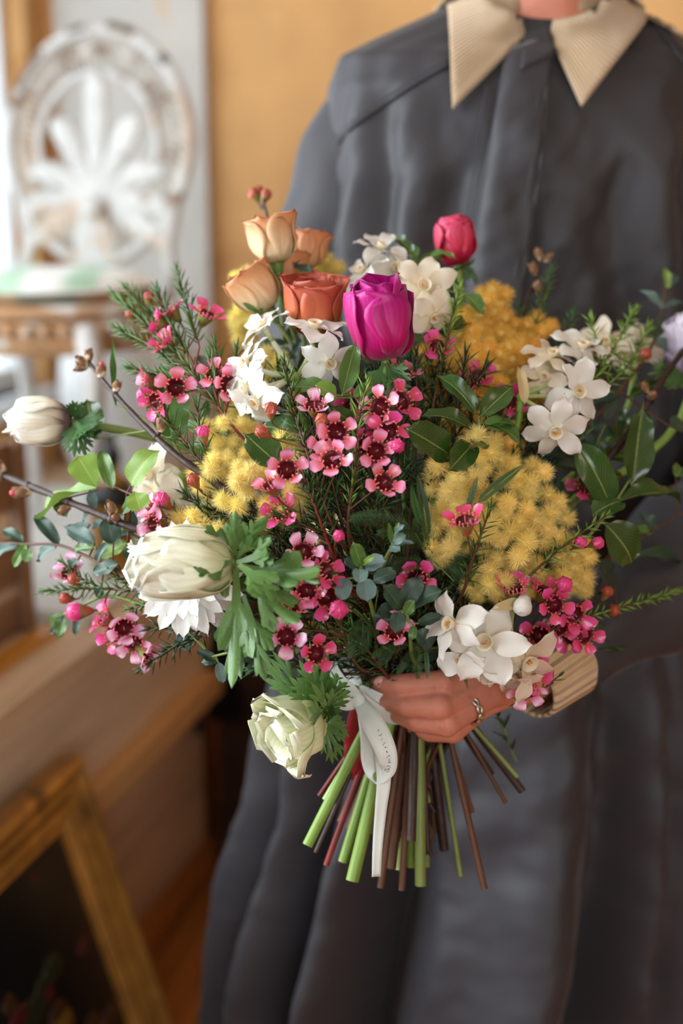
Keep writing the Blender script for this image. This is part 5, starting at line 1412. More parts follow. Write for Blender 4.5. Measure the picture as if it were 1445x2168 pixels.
waxsprig('feathery waxflower spray reaching up towards the chair seat, dotted pink', [(240, 622, .0), (325, 700, .0), (410, 790, .0), (475, 880, .01)],
         [(436, 668, .0, (.25, .85, .3), H), (366, 662, .0, (-.5, .7, .3), H), (338, 690, .0, (-.6, .4, .4), H), (352, 728, -.005, (-.4, .5, .6), H), (372, 820, -.01, (.15, .1, 1)), (332, 850, -.01, (-.5, -.5, .7), H), (313, 812, .0, (-.9, .1, .3), H), (455, 795, .0, (.2, .5, .8)), (482, 815, .0, (.3, .2, .9))],
         [(315, 632, .0, (.0, .9, .3), 'o', .9), (277, 668, .0, (-.4, .8, .3), 'o', .85)],
         twigs=[[(376, 578, .0), (400, 660, .0), (422, 735, .0)], [(248, 695, .0), (330, 740, .0), (400, 800, .0)], [(270, 612, .01), (345, 690, .01)], [(332, 615, .0), (365, 690, .0), (405, 760, .0)], [(275, 780, .0), (350, 800, .0), (420, 830, .0)], [(455, 735, .01), (470, 800, .01)], [(445, 760, .0), (455, 830, .0)], [(500, 745, .02), (490, 830, .02)]],
         bottom=(675, 1685, 1.10), wood=m_woodr, spread=25, needle=.021, step=.0034)
waxsprig('thin waxflower twig with one pink bud beside the yellow mimosa, above the dark twig', [(345, 872, .0), (385, 930, .0), (430, 985, .01)], [], [(430, 918, -.01, (-.1, .9, .4), 'p', 1.0), (410, 1018, -.005, (-.3, .6, .6), 'o', 1.0)], twigs=[[(418, 855, .0), (425, 920, .0), (440, 975, .0)]])
waxsprig('waxflower twig stretched out level over the chest edge, three round buds', [(88, 1252, .0), (180, 1246, .0), (290, 1250, .0), (400, 1262, .0)], [(148, 1212, .005, (-.4, .6, .5), L_)],
         [(157, 1228, -.005, (-.4, .6, .5), 'o', .95), (140, 1267, -.005, (-.6, .1, .6), 'o', .95), (165, 1295, -.01, (-.95, -.05, .3), 'p', 1.5)], twigs=[[(132, 1192, .0), (175, 1225, .0), (215, 1245, .0)], [(215, 1205, .0), (290, 1240, .0)]], needle=.014)
waxsprig('bright pink waxflower cluster hanging clear over the chest front', [(270, 1290, .0), (330, 1280, .0), (420, 1300, .0)],
         [(222, 1310, -.005, (-.6, .3, .6), H), (262, 1328, -.01, (.1, .0, 1), L_), (283, 1360, -.005, (.0, -.4, .8), L_), (308, 1383, .0, (.5, -.6, .5), L_), (240, 1345, .0, (-.5, -.4, .7), H)], [], needle=.010)
waxsprig('leafy waxflower tip curving out below the daisy petals', [(298, 1415, .0), (360, 1375, .0), (420, 1335, .0), (480, 1300, .01)], [], [], twigs=[[(355, 1375, .0), (440, 1345, .0)], [(320, 1330, .0), (400, 1330, .0)]], needle=.016, nmat=m_needled)
waxsprig('pair of pale pink half-open waxflowers above the dark twig end', [(350, 1060, .02), (400, 1110, .02)], [(326, 1080, -.005, (-.7, .3, .5), L_), (328, 1112, -.005, (-.6, .1, .7), L_)], [(345, 1060, .0, (-.5, .6, .5), 'p', 1.2)], needle=.012)
waxsprig('long waxflower twig laid across the front mimosa mass, two pink-tipped buds', [(1282, 1092, -.03), (1185, 1162, -.035), (1105, 1235, -.03), (1060, 1290, -.01)], [], [(1226, 1150, -.035, (.45, .5, .75), 'p', 1.0), (1262, 1150, -.035, (.75, .35, .6), 'p', .95)], needle=.015, bottom=(965, 1800, 1.10), spread=44, step=.005, nmat=m_needlel)
waxsprig('single pink waxflower held before the front mimosa, beside a needle tip', [(1036, 1080, -.03), (1008, 1160, -.03), (985, 1240, -.01)], [(985, 1106, -.04, (.05, .75, .6), H)], [], needle=.016, spread=44)
waxsprig('cluster of hot pink waxflowers beside the drooping narcissus, needle tip running off the edge', [(1448, 1248, -.01), (1340, 1278, -.01), (1250, 1305, -.01), (1165, 1335, -.01)],
         [(1172, 1280, -.035, (.05, .1, 1), H), (1214, 1300, -.03, (.3, -.1, .9), H), (1086, 1248, -.03, (-.3, .6, .6), H), (1142, 1345, -.02, (.0, -.3, .9), H), (1180, 1330, -.015, (.2, -.3, .9), H), (1152, 1255, -.02, (.1, .6, .7), H), (1236, 1345, -.03, (.45, .05, .85), H), (1205, 1345, -.01, (-.2, -.3, .9), H)],
         [(1192, 1240, -.04, (.2, .5, .8), 'p', 1.25), (1283, 1255, -.01, (.3, .8, .5), 'o', .95), (1297, 1293, -.015, (.5, .3, .8), 'o', .95)], needle=.014, bottom=(1070, 1700, 1.10), spread=30, nmat=m_needlel)
waxsprig('waxflower twig poking out under the drooping narcissus before the corduroy cuff', [(1182, 1432, -.035), (1130, 1470, -.035), (1095, 1450, -.02)], [(1115, 1462, -.045, (.2, -.6, .7), L_), (1125, 1425, -.04, (.3, -.2, .9), H)], [], twigs=[[(1092, 1488, -.04), (1130, 1455, -.04)]], needle=.012, step=.006)
waxsprig('fresh upright waxflower tip between the paperwhites and the golden mimosa', [(973, 605, .0), (955, 680, .0), (932, 780, .01)], [], [], needle=.018, nmat=m_needlel, bottom=(1025, 1882, 1.07), wood=m_wood, rb=.0028)
waxsprig('pair of bright green needle tips beyond the outward-facing narcissus', [(1345, 655, .0), (1300, 735, .0), (1255, 800, .0), (1195, 870, .01)], [], [(1362, 752, -.01, (.7, .4, .5), 'o', 1.05), (1258, 728, .01, (0, .6, .7), 'o', .9)], twigs=[[(1252, 680, -.01), (1272, 760, -.005), (1285, 800, .0)], [(1375, 690, .0), (1330, 770, .0), (1270, 830, .0)]], needle=.017, nmat=m_needlel)
waxsprig('soft blurred needle tip standing behind the golden mimosa before the dark dress', [(1168, 568, .06), (1145, 640, .06), (1120, 715, .06)], [], [], twigs=[[(1098, 650, .06), (1110, 710, .06)]], needle=.016, nmat=m_needle)
waxsprig('short blurred needle tip rising between golden mimosa and outward narcissus', [(1212, 662, .06), (1190, 725, .06), (1160, 790, .06)], [], [], needle=.015, nmat=m_needle)
waxsprig('russet waxflower buds on a stalk rising behind the highest peach rose', [(556, 420, .03), (568, 470, .03), (585, 560, .05)], [], [(538, 412, .03, (-.5, .8, .2), 'r', 1.0), (562, 415, .03, (.4, .9, .2), 'r', 1.0), (548, 405, .035, (0, 1, .2), 'o', .8)], needle=0, wood=m_woodd, r=.0016)
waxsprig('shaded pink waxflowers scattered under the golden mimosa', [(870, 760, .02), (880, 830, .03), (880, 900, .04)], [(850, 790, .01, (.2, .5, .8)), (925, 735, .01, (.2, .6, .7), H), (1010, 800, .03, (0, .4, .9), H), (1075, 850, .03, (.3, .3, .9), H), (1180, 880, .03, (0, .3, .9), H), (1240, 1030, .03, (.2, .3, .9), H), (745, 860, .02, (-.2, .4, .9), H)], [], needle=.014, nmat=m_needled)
waxsprig('needle-leaved sprig curving down through the middle below the central blooms', [(590, 1090, -.01), (640, 1110, .0), (700, 1140, .01)], [], [], twigs=[[(700, 1010, .0), (720, 1090, .01)], [(800, 1060, .0), (770, 1120, .02)], [(655, 1020, -.01), (680, 1110, .0)], [(860, 990, .02), (800, 1090, .02)]], needle=.020, nmat=m_needle)

# budding fruit-tree branches
budbranch('dark budding twig rising towards the chair legs, furry buds clustered at its tip', [(188, 768, .0), (235, 825, .0), (300, 895, .0), (375, 965, .0), (470, 1032, .01)],
          [(178, 770, -.003, (-.6, .5, .4), .95, 0), (188, 755, -.003, (.0, .9, .4), .85, 0), (175, 778, .002, (-.9, -.1, .4), .85, 0), (214, 790, -.003, (.1, .9, .4), 1.0, 1), (246, 822, -.002, (.3, .8, .4), .85, 0), (341, 902, -.004, (.1, .9, .4), 1.0, 0)], bottom=(1105, 1675, 1.10))
budbranch('dark budding twig crossing the picture edge below the white violet-based anemone', [(-10, 1000, -.005), (60, 1028, -.005), (160, 1068, -.005), (250, 1105, .0), (345, 1140, .01)],
          [(2, 992, -.008, (-.5, .7, .4), 1.1, 0), (0, 1012, -.008, (-.8, -.4, .4), 1.1, 0), (52, 1042, -.010, (-.95, -.05, .35), 1.25, 1), (140, 1076, -.006, (-.8, -.35, .4), .9, 0), (238, 1082, -.004, (-.3, .8, .4), 1.0, 0), (246, 1096, -.010, (-.2, .2, .9), .8, 0)], r=(.0030, .0034))
budbranch('dark budding twig slanting up at the lilac anemone', [(1470, 710, -.02), (1425, 770, -.02), (1385, 830, -.015), (1350, 890, .0)],
          [(1378, 838, -.022, (.2, .3, .9), .95, 0), (1365, 822, -.02, (-.4, .8, .4), .8, 0)], r=(.0026, .0034))
budbranch('thin budding twig standing before the dress placket behind the golden mimosa', [(1148, 545, .06), (1135, 590, .06), (1112, 640, .06), (1105, 690, .06)], [(1142, 542, .06, (-.3, .8, .3), .9, 0), (1156, 548, .06, (.6, .6, .3), .8, 0), (1130, 572, .06, (-.4, .8, .3), .9, 0), (1135, 612, .06, (.2, .8, .4), .9, 0)], r=(.0012, .0018))

# leafy greens
leafsprig('glossy wavy-edged leaf sprig at the dark sleeve side, four large leaves', [(1350, 985, -.01), (1310, 1050, -.01), (1250, 1130, .0), (1170, 1200, .02)],
          [((1336, 1028, -.01), (1352, 868, -.02), 68, dict(v=4, face=(.25, .2, .95))), ((1288, 1062, -.012), (1222, 935, -.02), 72, dict(v=1, face=(-.2, .45, .9))), ((1255, 1090, -.012), (1322, 1042, -.03), 58, dict(v=3, face=(0, .6, .8))), ((1312, 1062, -.01), (1447, 1048, -.02), 52, dict(v=1, face=(.1, .8, .6))),
           ((1282, 1112, -.01), (1345, 1195, -.02), 92, dict(v=1, face=(.2, .3, .9))), ((1265, 1185, .0), (1318, 1275, .01), 48, dict(m=m_eucd, v=3))], m_gloss, 'oval', name='glossy_leaf_sprig', bottom=(905, 1835, 1.11))
leafsprig('glossy leaf sprig in a star above the front mimosa', [(1015, 868, -.005), (1012, 930, .0), (1000, 1000, .01)],
          [((1005, 872, -.01), (928, 790, -.02), 46, dict(v=1, face=(-.2, .7, .7))), ((1002, 915, -.01), (918, 848, -.03), 48, dict(v=3, face=(-.3, .7, .6))), ((1018, 880, -.01), (1082, 820, -.015), 52, dict(v=0, face=(0, .4, .9))), ((1022, 895, -.012), (1118, 915, -.03), 56, dict(m=m_leafm, v=3, face=(.1, .75, .6))),
           ((1020, 902, -.008), (1090, 895, -.02), 44, dict(v=1, face=(.1, .8, .5))), ((955, 965, -.01), (860, 908, -.03), 78, dict(v=0, face=(-.1, .4, .9))), ((1000, 940, -.015), (945, 1000, -.03), 56, dict(v=4, face=(.3, .3, .9))), ((1005, 935, -.015), (1020, 955, -.035), 40, dict(v=4, face=(.3, .3, .9)))], m_gloss, 'oval', name='glossy_leaf_sprig')
leafsprig('green oval-leaved sprig just below the magenta anemone', [(742, 830, -.01), (745, 870, .0), (750, 940, .02)],
          [((708, 838, -.012), (606, 790, -.025), 46, dict(v=3, m=m_leafm, face=(0, .75, .6))), ((724, 836, -.02), (748, 735, -.025), 42, dict(v=4, m=m_leafm, face=(.25, .2, .95))), ((712, 842, -.012), (668, 815, -.03), 44, dict(m=m_leafl, v=0)), ((748, 840, -.01), (800, 815, -.01), 32, dict(m=m_leafm, v=1)), ((748, 900, -.01), (700, 865, -.028), 38, dict(m=m_gloss, v=4)),
           ((590, 985, .0), (520, 925, -.012), 74, dict(v=4, face=(.1, .5, .85))), ((640, 930, .01), (545, 880, .0), 62, dict(v=3))], m_gloss, 'oval', name='oval_leaf_sprig')
leafsprig('leafy shoot curling over the top between paperwhites and the rose-red anemone', [(835, 498, .03), (868, 535, .03), (890, 600, .04)],
          [((875, 540, .03), (832, 498, .03), 28, dict(v=1)), ((880, 545, .03), (870, 512, .02), 24, dict(v=3, m=m_leafm)), ((895, 570, .03), (868, 552, .01), 36, dict(v=0, m=m_leafm)), ((900, 548, .02), (962, 540, .0), 32, dict(v=1, m=m_leafm, face=(0, .8, .5))), ((890, 560, .03), (945, 525, .02), 30, dict(v=3, m=m_leafm)), ((985, 625, .03), (1022, 660, .02), 36, dict(v=1, m=m_leafm)), ((955, 700, .02), (1000, 660, .02), 34, dict(v=3))], m_gloss, 'oval', name='oval_leaf_sprig')
leafsprig('pale green notched-leaf sprig before the amber bottle', [(240, 1030, .0), (300, 1055, .0), (380, 1080, .01)],
          [((205, 1032, -.005), (165, 968, -.015), 72, dict(kind='obov', m=m_leafl, v=0, face=(.2, .3, .9))), ((238, 1035, -.005), (213, 950, -.01), 32, dict(m=m_leafm, v=1)), ((278, 1028, .0), (312, 945, -.01), 66, dict(m=m_leafl, v=3, face=(-.3, .5, .8))), ((210, 1035, .0), (70, 1100, -.01), 40, dict(m=m_leafl, v=1, face=(0, .8, .5))), ((285, 1042, .0), (298, 1080, -.01), 50, dict(kind='obov', m=m_leafl, v=1)), ((300, 1060, .0), (240, 1078, -.005), 36, dict(m=m_leafm, v=3)), ((120, 1060, .0), (140, 1092, .0), 30, dict(m=m_gloss, v=1)), ((270, 1150, .01), (215, 1180, .01), 40, dict(m=m_leafl, v=0)), ((262, 1120, .01), (212, 1145, .01), 40, dict(m=m_leafl, v=1))], m_leafl, 'oval', name='pale_leaf_sprig', wood=m_wood)
leafsprig('tall dark round leaf standing behind the pink-dotted spray', [(352, 905, .02), (380, 960, .03)], [((365, 935, .02), (342, 790, .02), 96, dict(kind='broad', m=m_leafm, v=4, face=(.2, .2, .95))), ((200, 930, .02), (185, 850, .02), 60, dict(kind='broad', m=m_gloss, v=0)), ((245, 860, .01), (240, 730, .01), 13, dict(kind='lance', m=m_leafm, v=0))], m_gloss, 'broad', name='round_leaf_sprig')
pth = [(-15, 1150, -.005), (60, 1152, -.005), (130, 1155, .0), (220, 1195, .0), (330, 1240, .01)]
leafsprig('small-leaved greenery reaching furthest over the crate, grey undersides showing', pth,
          [((50, 1148, .0), (8, 1125, -.005), 24, {}), ((40, 1155, .0), (-12, 1185, -.005), 26, dict(m=m_euc)), ((58, 1150, -.005), (30, 1200, -.012), 24, dict(m=m_leafm)), ((60, 1160, -.005), (55, 1190, -.01), 26, dict(m=m_leafm)), ((125, 1152, .0), (76, 1095, -.005), 30, {}), ((118, 1160, .0), (58, 1180, -.008), 24, dict(m=m_euc)),
           ((200, 1150, .0), (140, 1120, -.005), 36, dict(m=m_euc)), ((205, 1160, .0), (155, 1165, .0), 20, dict(m=m_leafm)), ((165, 1185, .0), (130, 1215, .0), 28, {}), ((250, 1195, .0), (200, 1215, -.005), 34, {}), ((300, 1205, .0), (265, 1150, -.008), 34, dict(m=m_eucd)), ((300, 1225, .0), (298, 1270, -.005), 28, dict(m=m_euc)), ((215, 1240, .0), (205, 1270, -.005), 24, {}), ((190, 1110, .01), (135, 1135, .0), 30, dict(m=m_euc)), ((240, 1150, .0), (228, 1095, .0), 46, {}), ((205, 1190, .0), (215, 1150, -.01), 16, dict(m=m_euc))], m_eucd, 'oval', wood=m_wood, name='small_leaf_sprig')
leafsprig('pair of dark leaves on the lowest twig tip over the chest front', [(135, 1300, .0), (160, 1290, .0), (230, 1262, .005), (330, 1290, .01)], [((132, 1300, .0), (88, 1342, -.005), 26, dict(m=m_leafm)), ((135, 1302, -.002), (125, 1350, -.01), 28, dict(m=m_leafm, v=4)), ((132, 1302, -.004), (108, 1345, -.01), 10, dict(m=m_euc)), ((165, 1305, .0), (160, 1345, .0), 16, dict(m=m_euc))], m_leafm, 'oval', name='small_leaf_sprig')
leafsprig('grey-green leaves hanging under the daisy beside the black iron hasp', [(450, 1390, -.01), (490, 1380, -.01), (560, 1360, .0)],
          [((460, 1400, -.01), (416, 1378, -.015), 22, dict(m=m_eucd)), ((458, 1402, -.01), (425, 1402, -.015), 18, dict(m=m_eucd)), ((462, 1402, -.01), (472, 1445, -.015), 24, dict(m=m_euc)), ((495, 1380, -.01), (470, 1320, -.01), 42, dict(m=m_euc)), ((500, 1375, -.01), (455, 1340, .0), 36, dict(m=m_eucd)), ((385, 1325, .0), (345, 1330, .0), 26, dict(m=m_eucd)), ((400, 1330, .01), (385, 1375, .01), 40, dict(m=m_euc)), ((510, 1385, .0), (500, 1430, .0), 30, dict(m=m_eucd))], m_euc, 'oval', name='grey_leaf_sprig')
leafsprig('grey-green eucalyptus tip with blue-green leaves in the lower centre', [(765, 1195, -.03), (772, 1230, -.02), (790, 1300, .0)],
          [((765, 1200, -.03), (748, 1150, -.035), 32, dict(m=m_leafm, v=0)), ((770, 1198, -.03), (815, 1188, -.04), 38, dict(v=0)), ((762, 1205, -.035), (762, 1232, -.05), 32, dict(v=1)), ((772, 1225, -.025), (778, 1272, -.035), 42, dict(v=0)), ((758, 1200, -.03), (728, 1185, -.03), 26, dict(m=m_eucd)), ((770, 1195, -.035), (782, 1178, -.045), 14, dict(m=m_leafl)), ((735, 1225, -.02), (720, 1270, -.03), 34, dict(v=1)), ((720, 1240, -.01), (700, 1215, -.02), 30, dict(m=m_eucd)), ((790, 1230, -.01), (840, 1215, -.01), 34, dict(m=m_eucd))], m_euc, 'broad', name='eucalyptus_sprig')
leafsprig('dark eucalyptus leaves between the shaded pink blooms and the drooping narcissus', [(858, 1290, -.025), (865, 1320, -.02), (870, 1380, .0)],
          [((850, 1290, -.02), (812, 1240, -.025), 40, {}), ((852, 1285, -.02), (882, 1228, -.03), 42, {}), ((872, 1280, -.02), (940, 1254, -.035), 40, {}), ((858, 1300, -.035), (878, 1272, -.04), 26, dict(m=m_leafm)), ((845, 1295, -.03), (838, 1338, -.045), 34, {}), ((885, 1320, -.02), (935, 1305, -.03), 26, {}), ((882, 1335, -.02), (922, 1372, -.03), 40, {}), ((875, 1325, -.03), (872, 1352, -.04), 18, dict(m=m_leafm)), ((840, 1300, -.01), (800, 1290, -.01), 36, {}), ((820, 1290, .0), (800, 1330, .0), 34, {})], m_eucd, 'broad', name='eucalyptus_sprig')
leafsprig('small blue-leaved shoot above the eucalyptus in the middle of the flowers', [(842, 1110, -.03), (832, 1150, -.025), (815, 1185, -.01)],
          [((828, 1148, -.03), (822, 1108, -.035), 12, dict(kind='lance', m=m_leafm)), ((838, 1130, -.03), (860, 1112, -.04), 14, {}), ((832, 1150, -.03), (858, 1132, -.035), 24, {}), ((830, 1152, -.03), (876, 1148, -.035), 12, {}), ((836, 1125, -.03), (842, 1108, -.035), 8, dict(m=m_leafl)), ((825, 1160, -.028), (848, 1168, -.035), 22, {})], m_euc, 'oval', name='eucalyptus_sprig')
leafsprig('grey-leaved twig sprouting high at the dark sleeve side', [(1410, 590, .02), (1400, 660, .02), (1375, 740, .02), (1310, 830, .03)],
          [((1412, 610, .02), (1432, 580, .02), 22, {}), ((1412, 612, .02), (1405, 572, .02), 16, dict(m=m_leafl)), ((1400, 655, .02), (1348, 618, .02), 22, {}), ((1402, 655, .02), (1446, 640, .02), 14, {}), ((1395, 690, .01), (1370, 715, .0), 42, dict(m=m_eucd, kind='broad')), ((1398, 690, .015), (1415, 672, .01), 40, dict(m=m_eucd)), ((1415, 745, .01), (1380, 720, .01), 30, dict(m=m_euc)), ((1420, 905, .0), (1450, 900, .0), 50, dict(m=m_eucd, kind='broad')), ((1310, 840, .02), (1220, 870, .02), 26, dict(kind='lance', m=m_eucd)), ((1330, 840, .02), (1400, 810, .01), 30, dict(kind='lance', m=m_gloss))], m_euc, 'oval', wood=m_wood, name='grey_leaf_sprig', bottom=None)
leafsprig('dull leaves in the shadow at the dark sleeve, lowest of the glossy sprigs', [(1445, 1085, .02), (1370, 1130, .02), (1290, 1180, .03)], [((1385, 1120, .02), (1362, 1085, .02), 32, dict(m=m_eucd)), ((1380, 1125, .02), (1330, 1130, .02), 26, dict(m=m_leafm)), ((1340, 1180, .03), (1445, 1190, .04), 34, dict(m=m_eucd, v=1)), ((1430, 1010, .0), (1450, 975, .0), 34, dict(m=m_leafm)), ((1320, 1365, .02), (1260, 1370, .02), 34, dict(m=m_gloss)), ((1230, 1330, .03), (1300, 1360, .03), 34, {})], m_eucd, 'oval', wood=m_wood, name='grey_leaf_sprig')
leafsprig('thin dark leafy shoot hanging out below the corduroy cuff before the skirt', [(1092, 1612, .02), (1066, 1545, .02), (1042, 1490, .02), (1020, 1440, .02)],
          [((1078, 1575, .02), (1062, 1552, .015), 9, {}), ((1082, 1585, .02), (1092, 1560, .015), 8, {}), ((1062, 1535, .02), (1040, 1520, .015), 10, {}), ((1064, 1540, .02), (1078, 1512, .015), 10, {}), ((1048, 1505, .02), (1028, 1492, .015), 10, {}), ((1052, 1515, .02), (1062, 1488, .015), 10, {})], m_eucd, 'lance', name='small_leaf_sprig')
for i, (lab, pth, n_, L, w, mm) in enumerate([
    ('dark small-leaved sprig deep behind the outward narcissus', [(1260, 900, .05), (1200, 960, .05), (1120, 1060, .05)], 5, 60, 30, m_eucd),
    ('small-leaved sprig deep behind the pink-dotted spray', [(420, 900, .05), (480, 960, .05), (560, 1040, .05)], 5, 56, 28, m_leafm),
    ('small-leaved sprig deep under the peach roses', [(600, 720, .07), (640, 800, .06), (680, 880, .05)], 5, 52, 26, m_eucd),
    ('small-leaved sprig deep behind the largest anemone', [(470, 1260, .03), (540, 1250, .03), (640, 1260, .04)], 5, 52, 26, m_leafm),
    ('small-leaved sprig in the shade above the dark sleeve', [(1330, 900, .05), (1280, 980, .05), (1200, 1080, .05)], 5, 60, 32, m_gloss),
    ('small-leaved sprig in the dark centre right above the hand', [(900, 1380, .03), (880, 1400, .03), (870, 1440, .03)], 3, 44, 20, m_eucd),
    ('grey small-leaved sprig between the budding twigs on the window side', [(200, 1080, .02), (280, 1130, .02), (380, 1190, .03)], 6, 44, 24, m_euc),
    ('small-leaved sprig low between hasp and ruffled anemone', [(540, 1400, .02), (580, 1400, .02), (640, 1420, .03)], 3, 44, 20, m_eucd),
    ('small-leaved sprig behind the fronds under the rose-red anemone', [(930, 640, .06), (900, 700, .06), (860, 800, .06)], 5, 48, 26, m_leafm)]):
    leafsprig(lab, pth, pairs(pth, n_, L, w, seed=i), mm, 'oval', name='small_leaf_sprig')

# feathery mimosa foliage
def fernthing(label, foot, fr, group='feathery mimosa leaves'):
    root = flower_root('mimosa_leaf_sprig', label, 'sprig', group); st = MB(); fp = PD(*foot)
    stem_to_grip(st, fp, sdir((0, -1, -.3)), .0012, .002, 0, None, 6)
    for b, t, w, v, *fc in fr:
        M = leaf_matrix(PD(*b), PD(*t), sdir(fc[0] if fc else (RG.uniform(-.5, .5), RG.uniform(0, .8), .8)), (PD(*t) - PD(*b)).length * w)
        put('frond', FROND[v], root, M); st.tube([PD(*b), PD(*b).lerp(fp, .5) + Vector((0, .004, 0)), fp], .0008, 4)
    part('stem', st, m_stemo, root)
fernthing('feathery mimosa leaf fan beside the front mimosa, middle of the flowers', (905, 1180, .03), [((880, 1130, .0), (765, 1075, -.02), .55, 1), ((895, 1120, .0), (870, 1030, -.02), .45, 3), ((905, 1150, .0), (885, 1010, -.015), .4, 3), ((900, 1160, .0), (800, 1130, -.015), .55, 0), ((910, 1190, .0), (790, 1200, -.01), .5, 1), ((915, 1170, .0), (850, 1100, -.01), .6, 2), ((930, 1200, .0), (1000, 1240, -.01), .5, 0), ((905, 1150, .0), (930, 1060, .0), .5, 2), ((960, 1230, .0), (975, 1150, -.01), .5, 1)])
fernthing('feathery mimosa leaves hanging over the hand', (890, 1380, .03), [((880, 1370, .0), (840, 1425, -.015), .5, 1), ((900, 1370, .0), (905, 1435, -.02), .45, 3), ((930, 1370, .0), (955, 1440, -.03), .45, 3), ((960, 1370, .0), (990, 1455, -.035), .35, 3), ((870, 1360, .0), (790, 1390, -.01), .5, 0), ((920, 1350, .0), (1000, 1390, -.01), .5, 0), ((950, 1340, .0), (940, 1420, -.02), .5, 1), ((880, 1350, .0), (880, 1430, -.01), .5, 2), ((840, 1360, .0), (800, 1420, -.01), .5, 1)])
fernthing('feathery mimosa leaves in the dark left of the hand below the round pink bud', (790, 1330, .03), [((770, 1300, .0), (740, 1390, -.01), .5, 0), ((780, 1310, .0), (770, 1400, -.01), .5, 1), ((750, 1290, .0), (690, 1300, .0), .6, 0), ((800, 1250, .01), (740, 1220, .01), .6, 2), ((700, 1260, .02), (640, 1280, .02), .6, 0)])
fernthing('feathery mimosa leaves below the magenta anemone, shading the pink blooms', (880, 800, .03), [((860, 790, .01), (910, 770, .0), .6, 0), ((860, 800, .01), (925, 800, .0), .5, 1), ((850, 800, .01), (830, 880, .01), .6, 1), ((880, 900, .02), (860, 980, .02), .5, 0), ((900, 960, .02), (870, 1040, .02), .5, 1), ((930, 980, .02), (880, 960, .01), .5, 2)])
fernthing('feathery mimosa leaves behind the glossy wavy-edged leaves', (1240, 1000, .05), [((1240, 990, .03), (1180, 960, .03), .6, 0), ((1250, 1000, .03), (1190, 1050, .03), .5, 1), ((1280, 900, .03), (1300, 830, .03), .5, 0), ((1300, 930, .04), (1390, 900, .03), .5, 1), ((1260, 960, .04), (1310, 900, .03), .5, 2)])
fernthing('feathery mimosa leaves behind the narcissus tubes on the wall side', (600, 880, .05), [((590, 870, .04), (500, 860, .03), .5, 0), ((600, 850, .04), (590, 770, .03), .5, 1), ((620, 900, .04), (540, 960, .03), .5, 2), ((480, 860, .03), (420, 760, .03), .5, 0)])

# needle sprigs that fill the inside
fr = random.Random(21)
LAND = [(790, 675, 'under the magenta anemone'), (560, 740, 'behind the paperwhites and coral rose'), (700, 940, 'behind the central pink waxflowers'), (1050, 760, 'behind the golden mimosa'), (1090, 1120, 'behind the front mimosa mass'), (505, 1005, 'behind the window-side yellow mimosa'),
        (430, 1195, 'behind the largest anemone'), (880, 1380, 'right above the hand'), (1210, 840, 'behind the outward-facing paperwhites'), (770, 1210, 'around the grey-green eucalyptus tip'), (1290, 1020, 'behind the glossy wavy-edged leaves'), (900, 900, 'between pink waxflowers and glossy leaves'), (640, 1250, 'behind the drooping anemone bracts')]
FILLB = {0: (768, 1800, 1.10), 7: (788, 1765, 1.09), 14: (828, 1838, 1.09), 21: (812, 1770, 1.12), 28: (920, 1760, 1.12), 35: (940, 1800, 1.11), 42: (1000, 1720, 1.11), 49: (1040, 1640, 1.12), 56: (740, 1755, 1.12), 63: (905, 1800, 1.08), 70: (720, 1740, 1.10), 77: (870, 1780, 1.05)}
for k in range(84):
    for _ in range(30):
        a, q = fr.random() * 6.283, math.sqrt(fr.random())
        x, y = 770 + 470 * q * math.cos(a), 1080 + 330 * q * math.sin(a)
        if not (x < 520 and y > 1250) and not (x > 1200 and y > 1250): break
    gx, gy = 870 - x, 1500 - y; gl = math.hypot(gx, gy); ux, uy = gx / gl, gy / gl
    l = fr.uniform(90, 150); dd = fr.uniform(.012, .055)
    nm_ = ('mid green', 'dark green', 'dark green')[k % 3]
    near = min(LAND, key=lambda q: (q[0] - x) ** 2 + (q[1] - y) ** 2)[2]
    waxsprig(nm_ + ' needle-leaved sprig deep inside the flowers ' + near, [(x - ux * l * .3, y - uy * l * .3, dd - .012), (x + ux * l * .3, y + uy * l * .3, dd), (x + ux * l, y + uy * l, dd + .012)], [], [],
             twigs=[[(x - ux * 20 + uy * s * 46, y - uy * 20 - ux * s * 46, dd), (x + ux * 50 + uy * s * 8, y + uy * 50 - ux * s * 8, dd + .005)] for s in (-1, 1)], needle=.020, nmat=(m_needle, m_needled, m_needled)[k % 3], step=.0050, group=nm_ + ' needle sprigs ' + near, bottom=FILLB.get(k), wood=m_woodd if k % 2 else m_wood, r=.0013 if k in FILLB else .0011, rb=(.0022 + .0010 * (k % 3)) if k in FILLB else None)
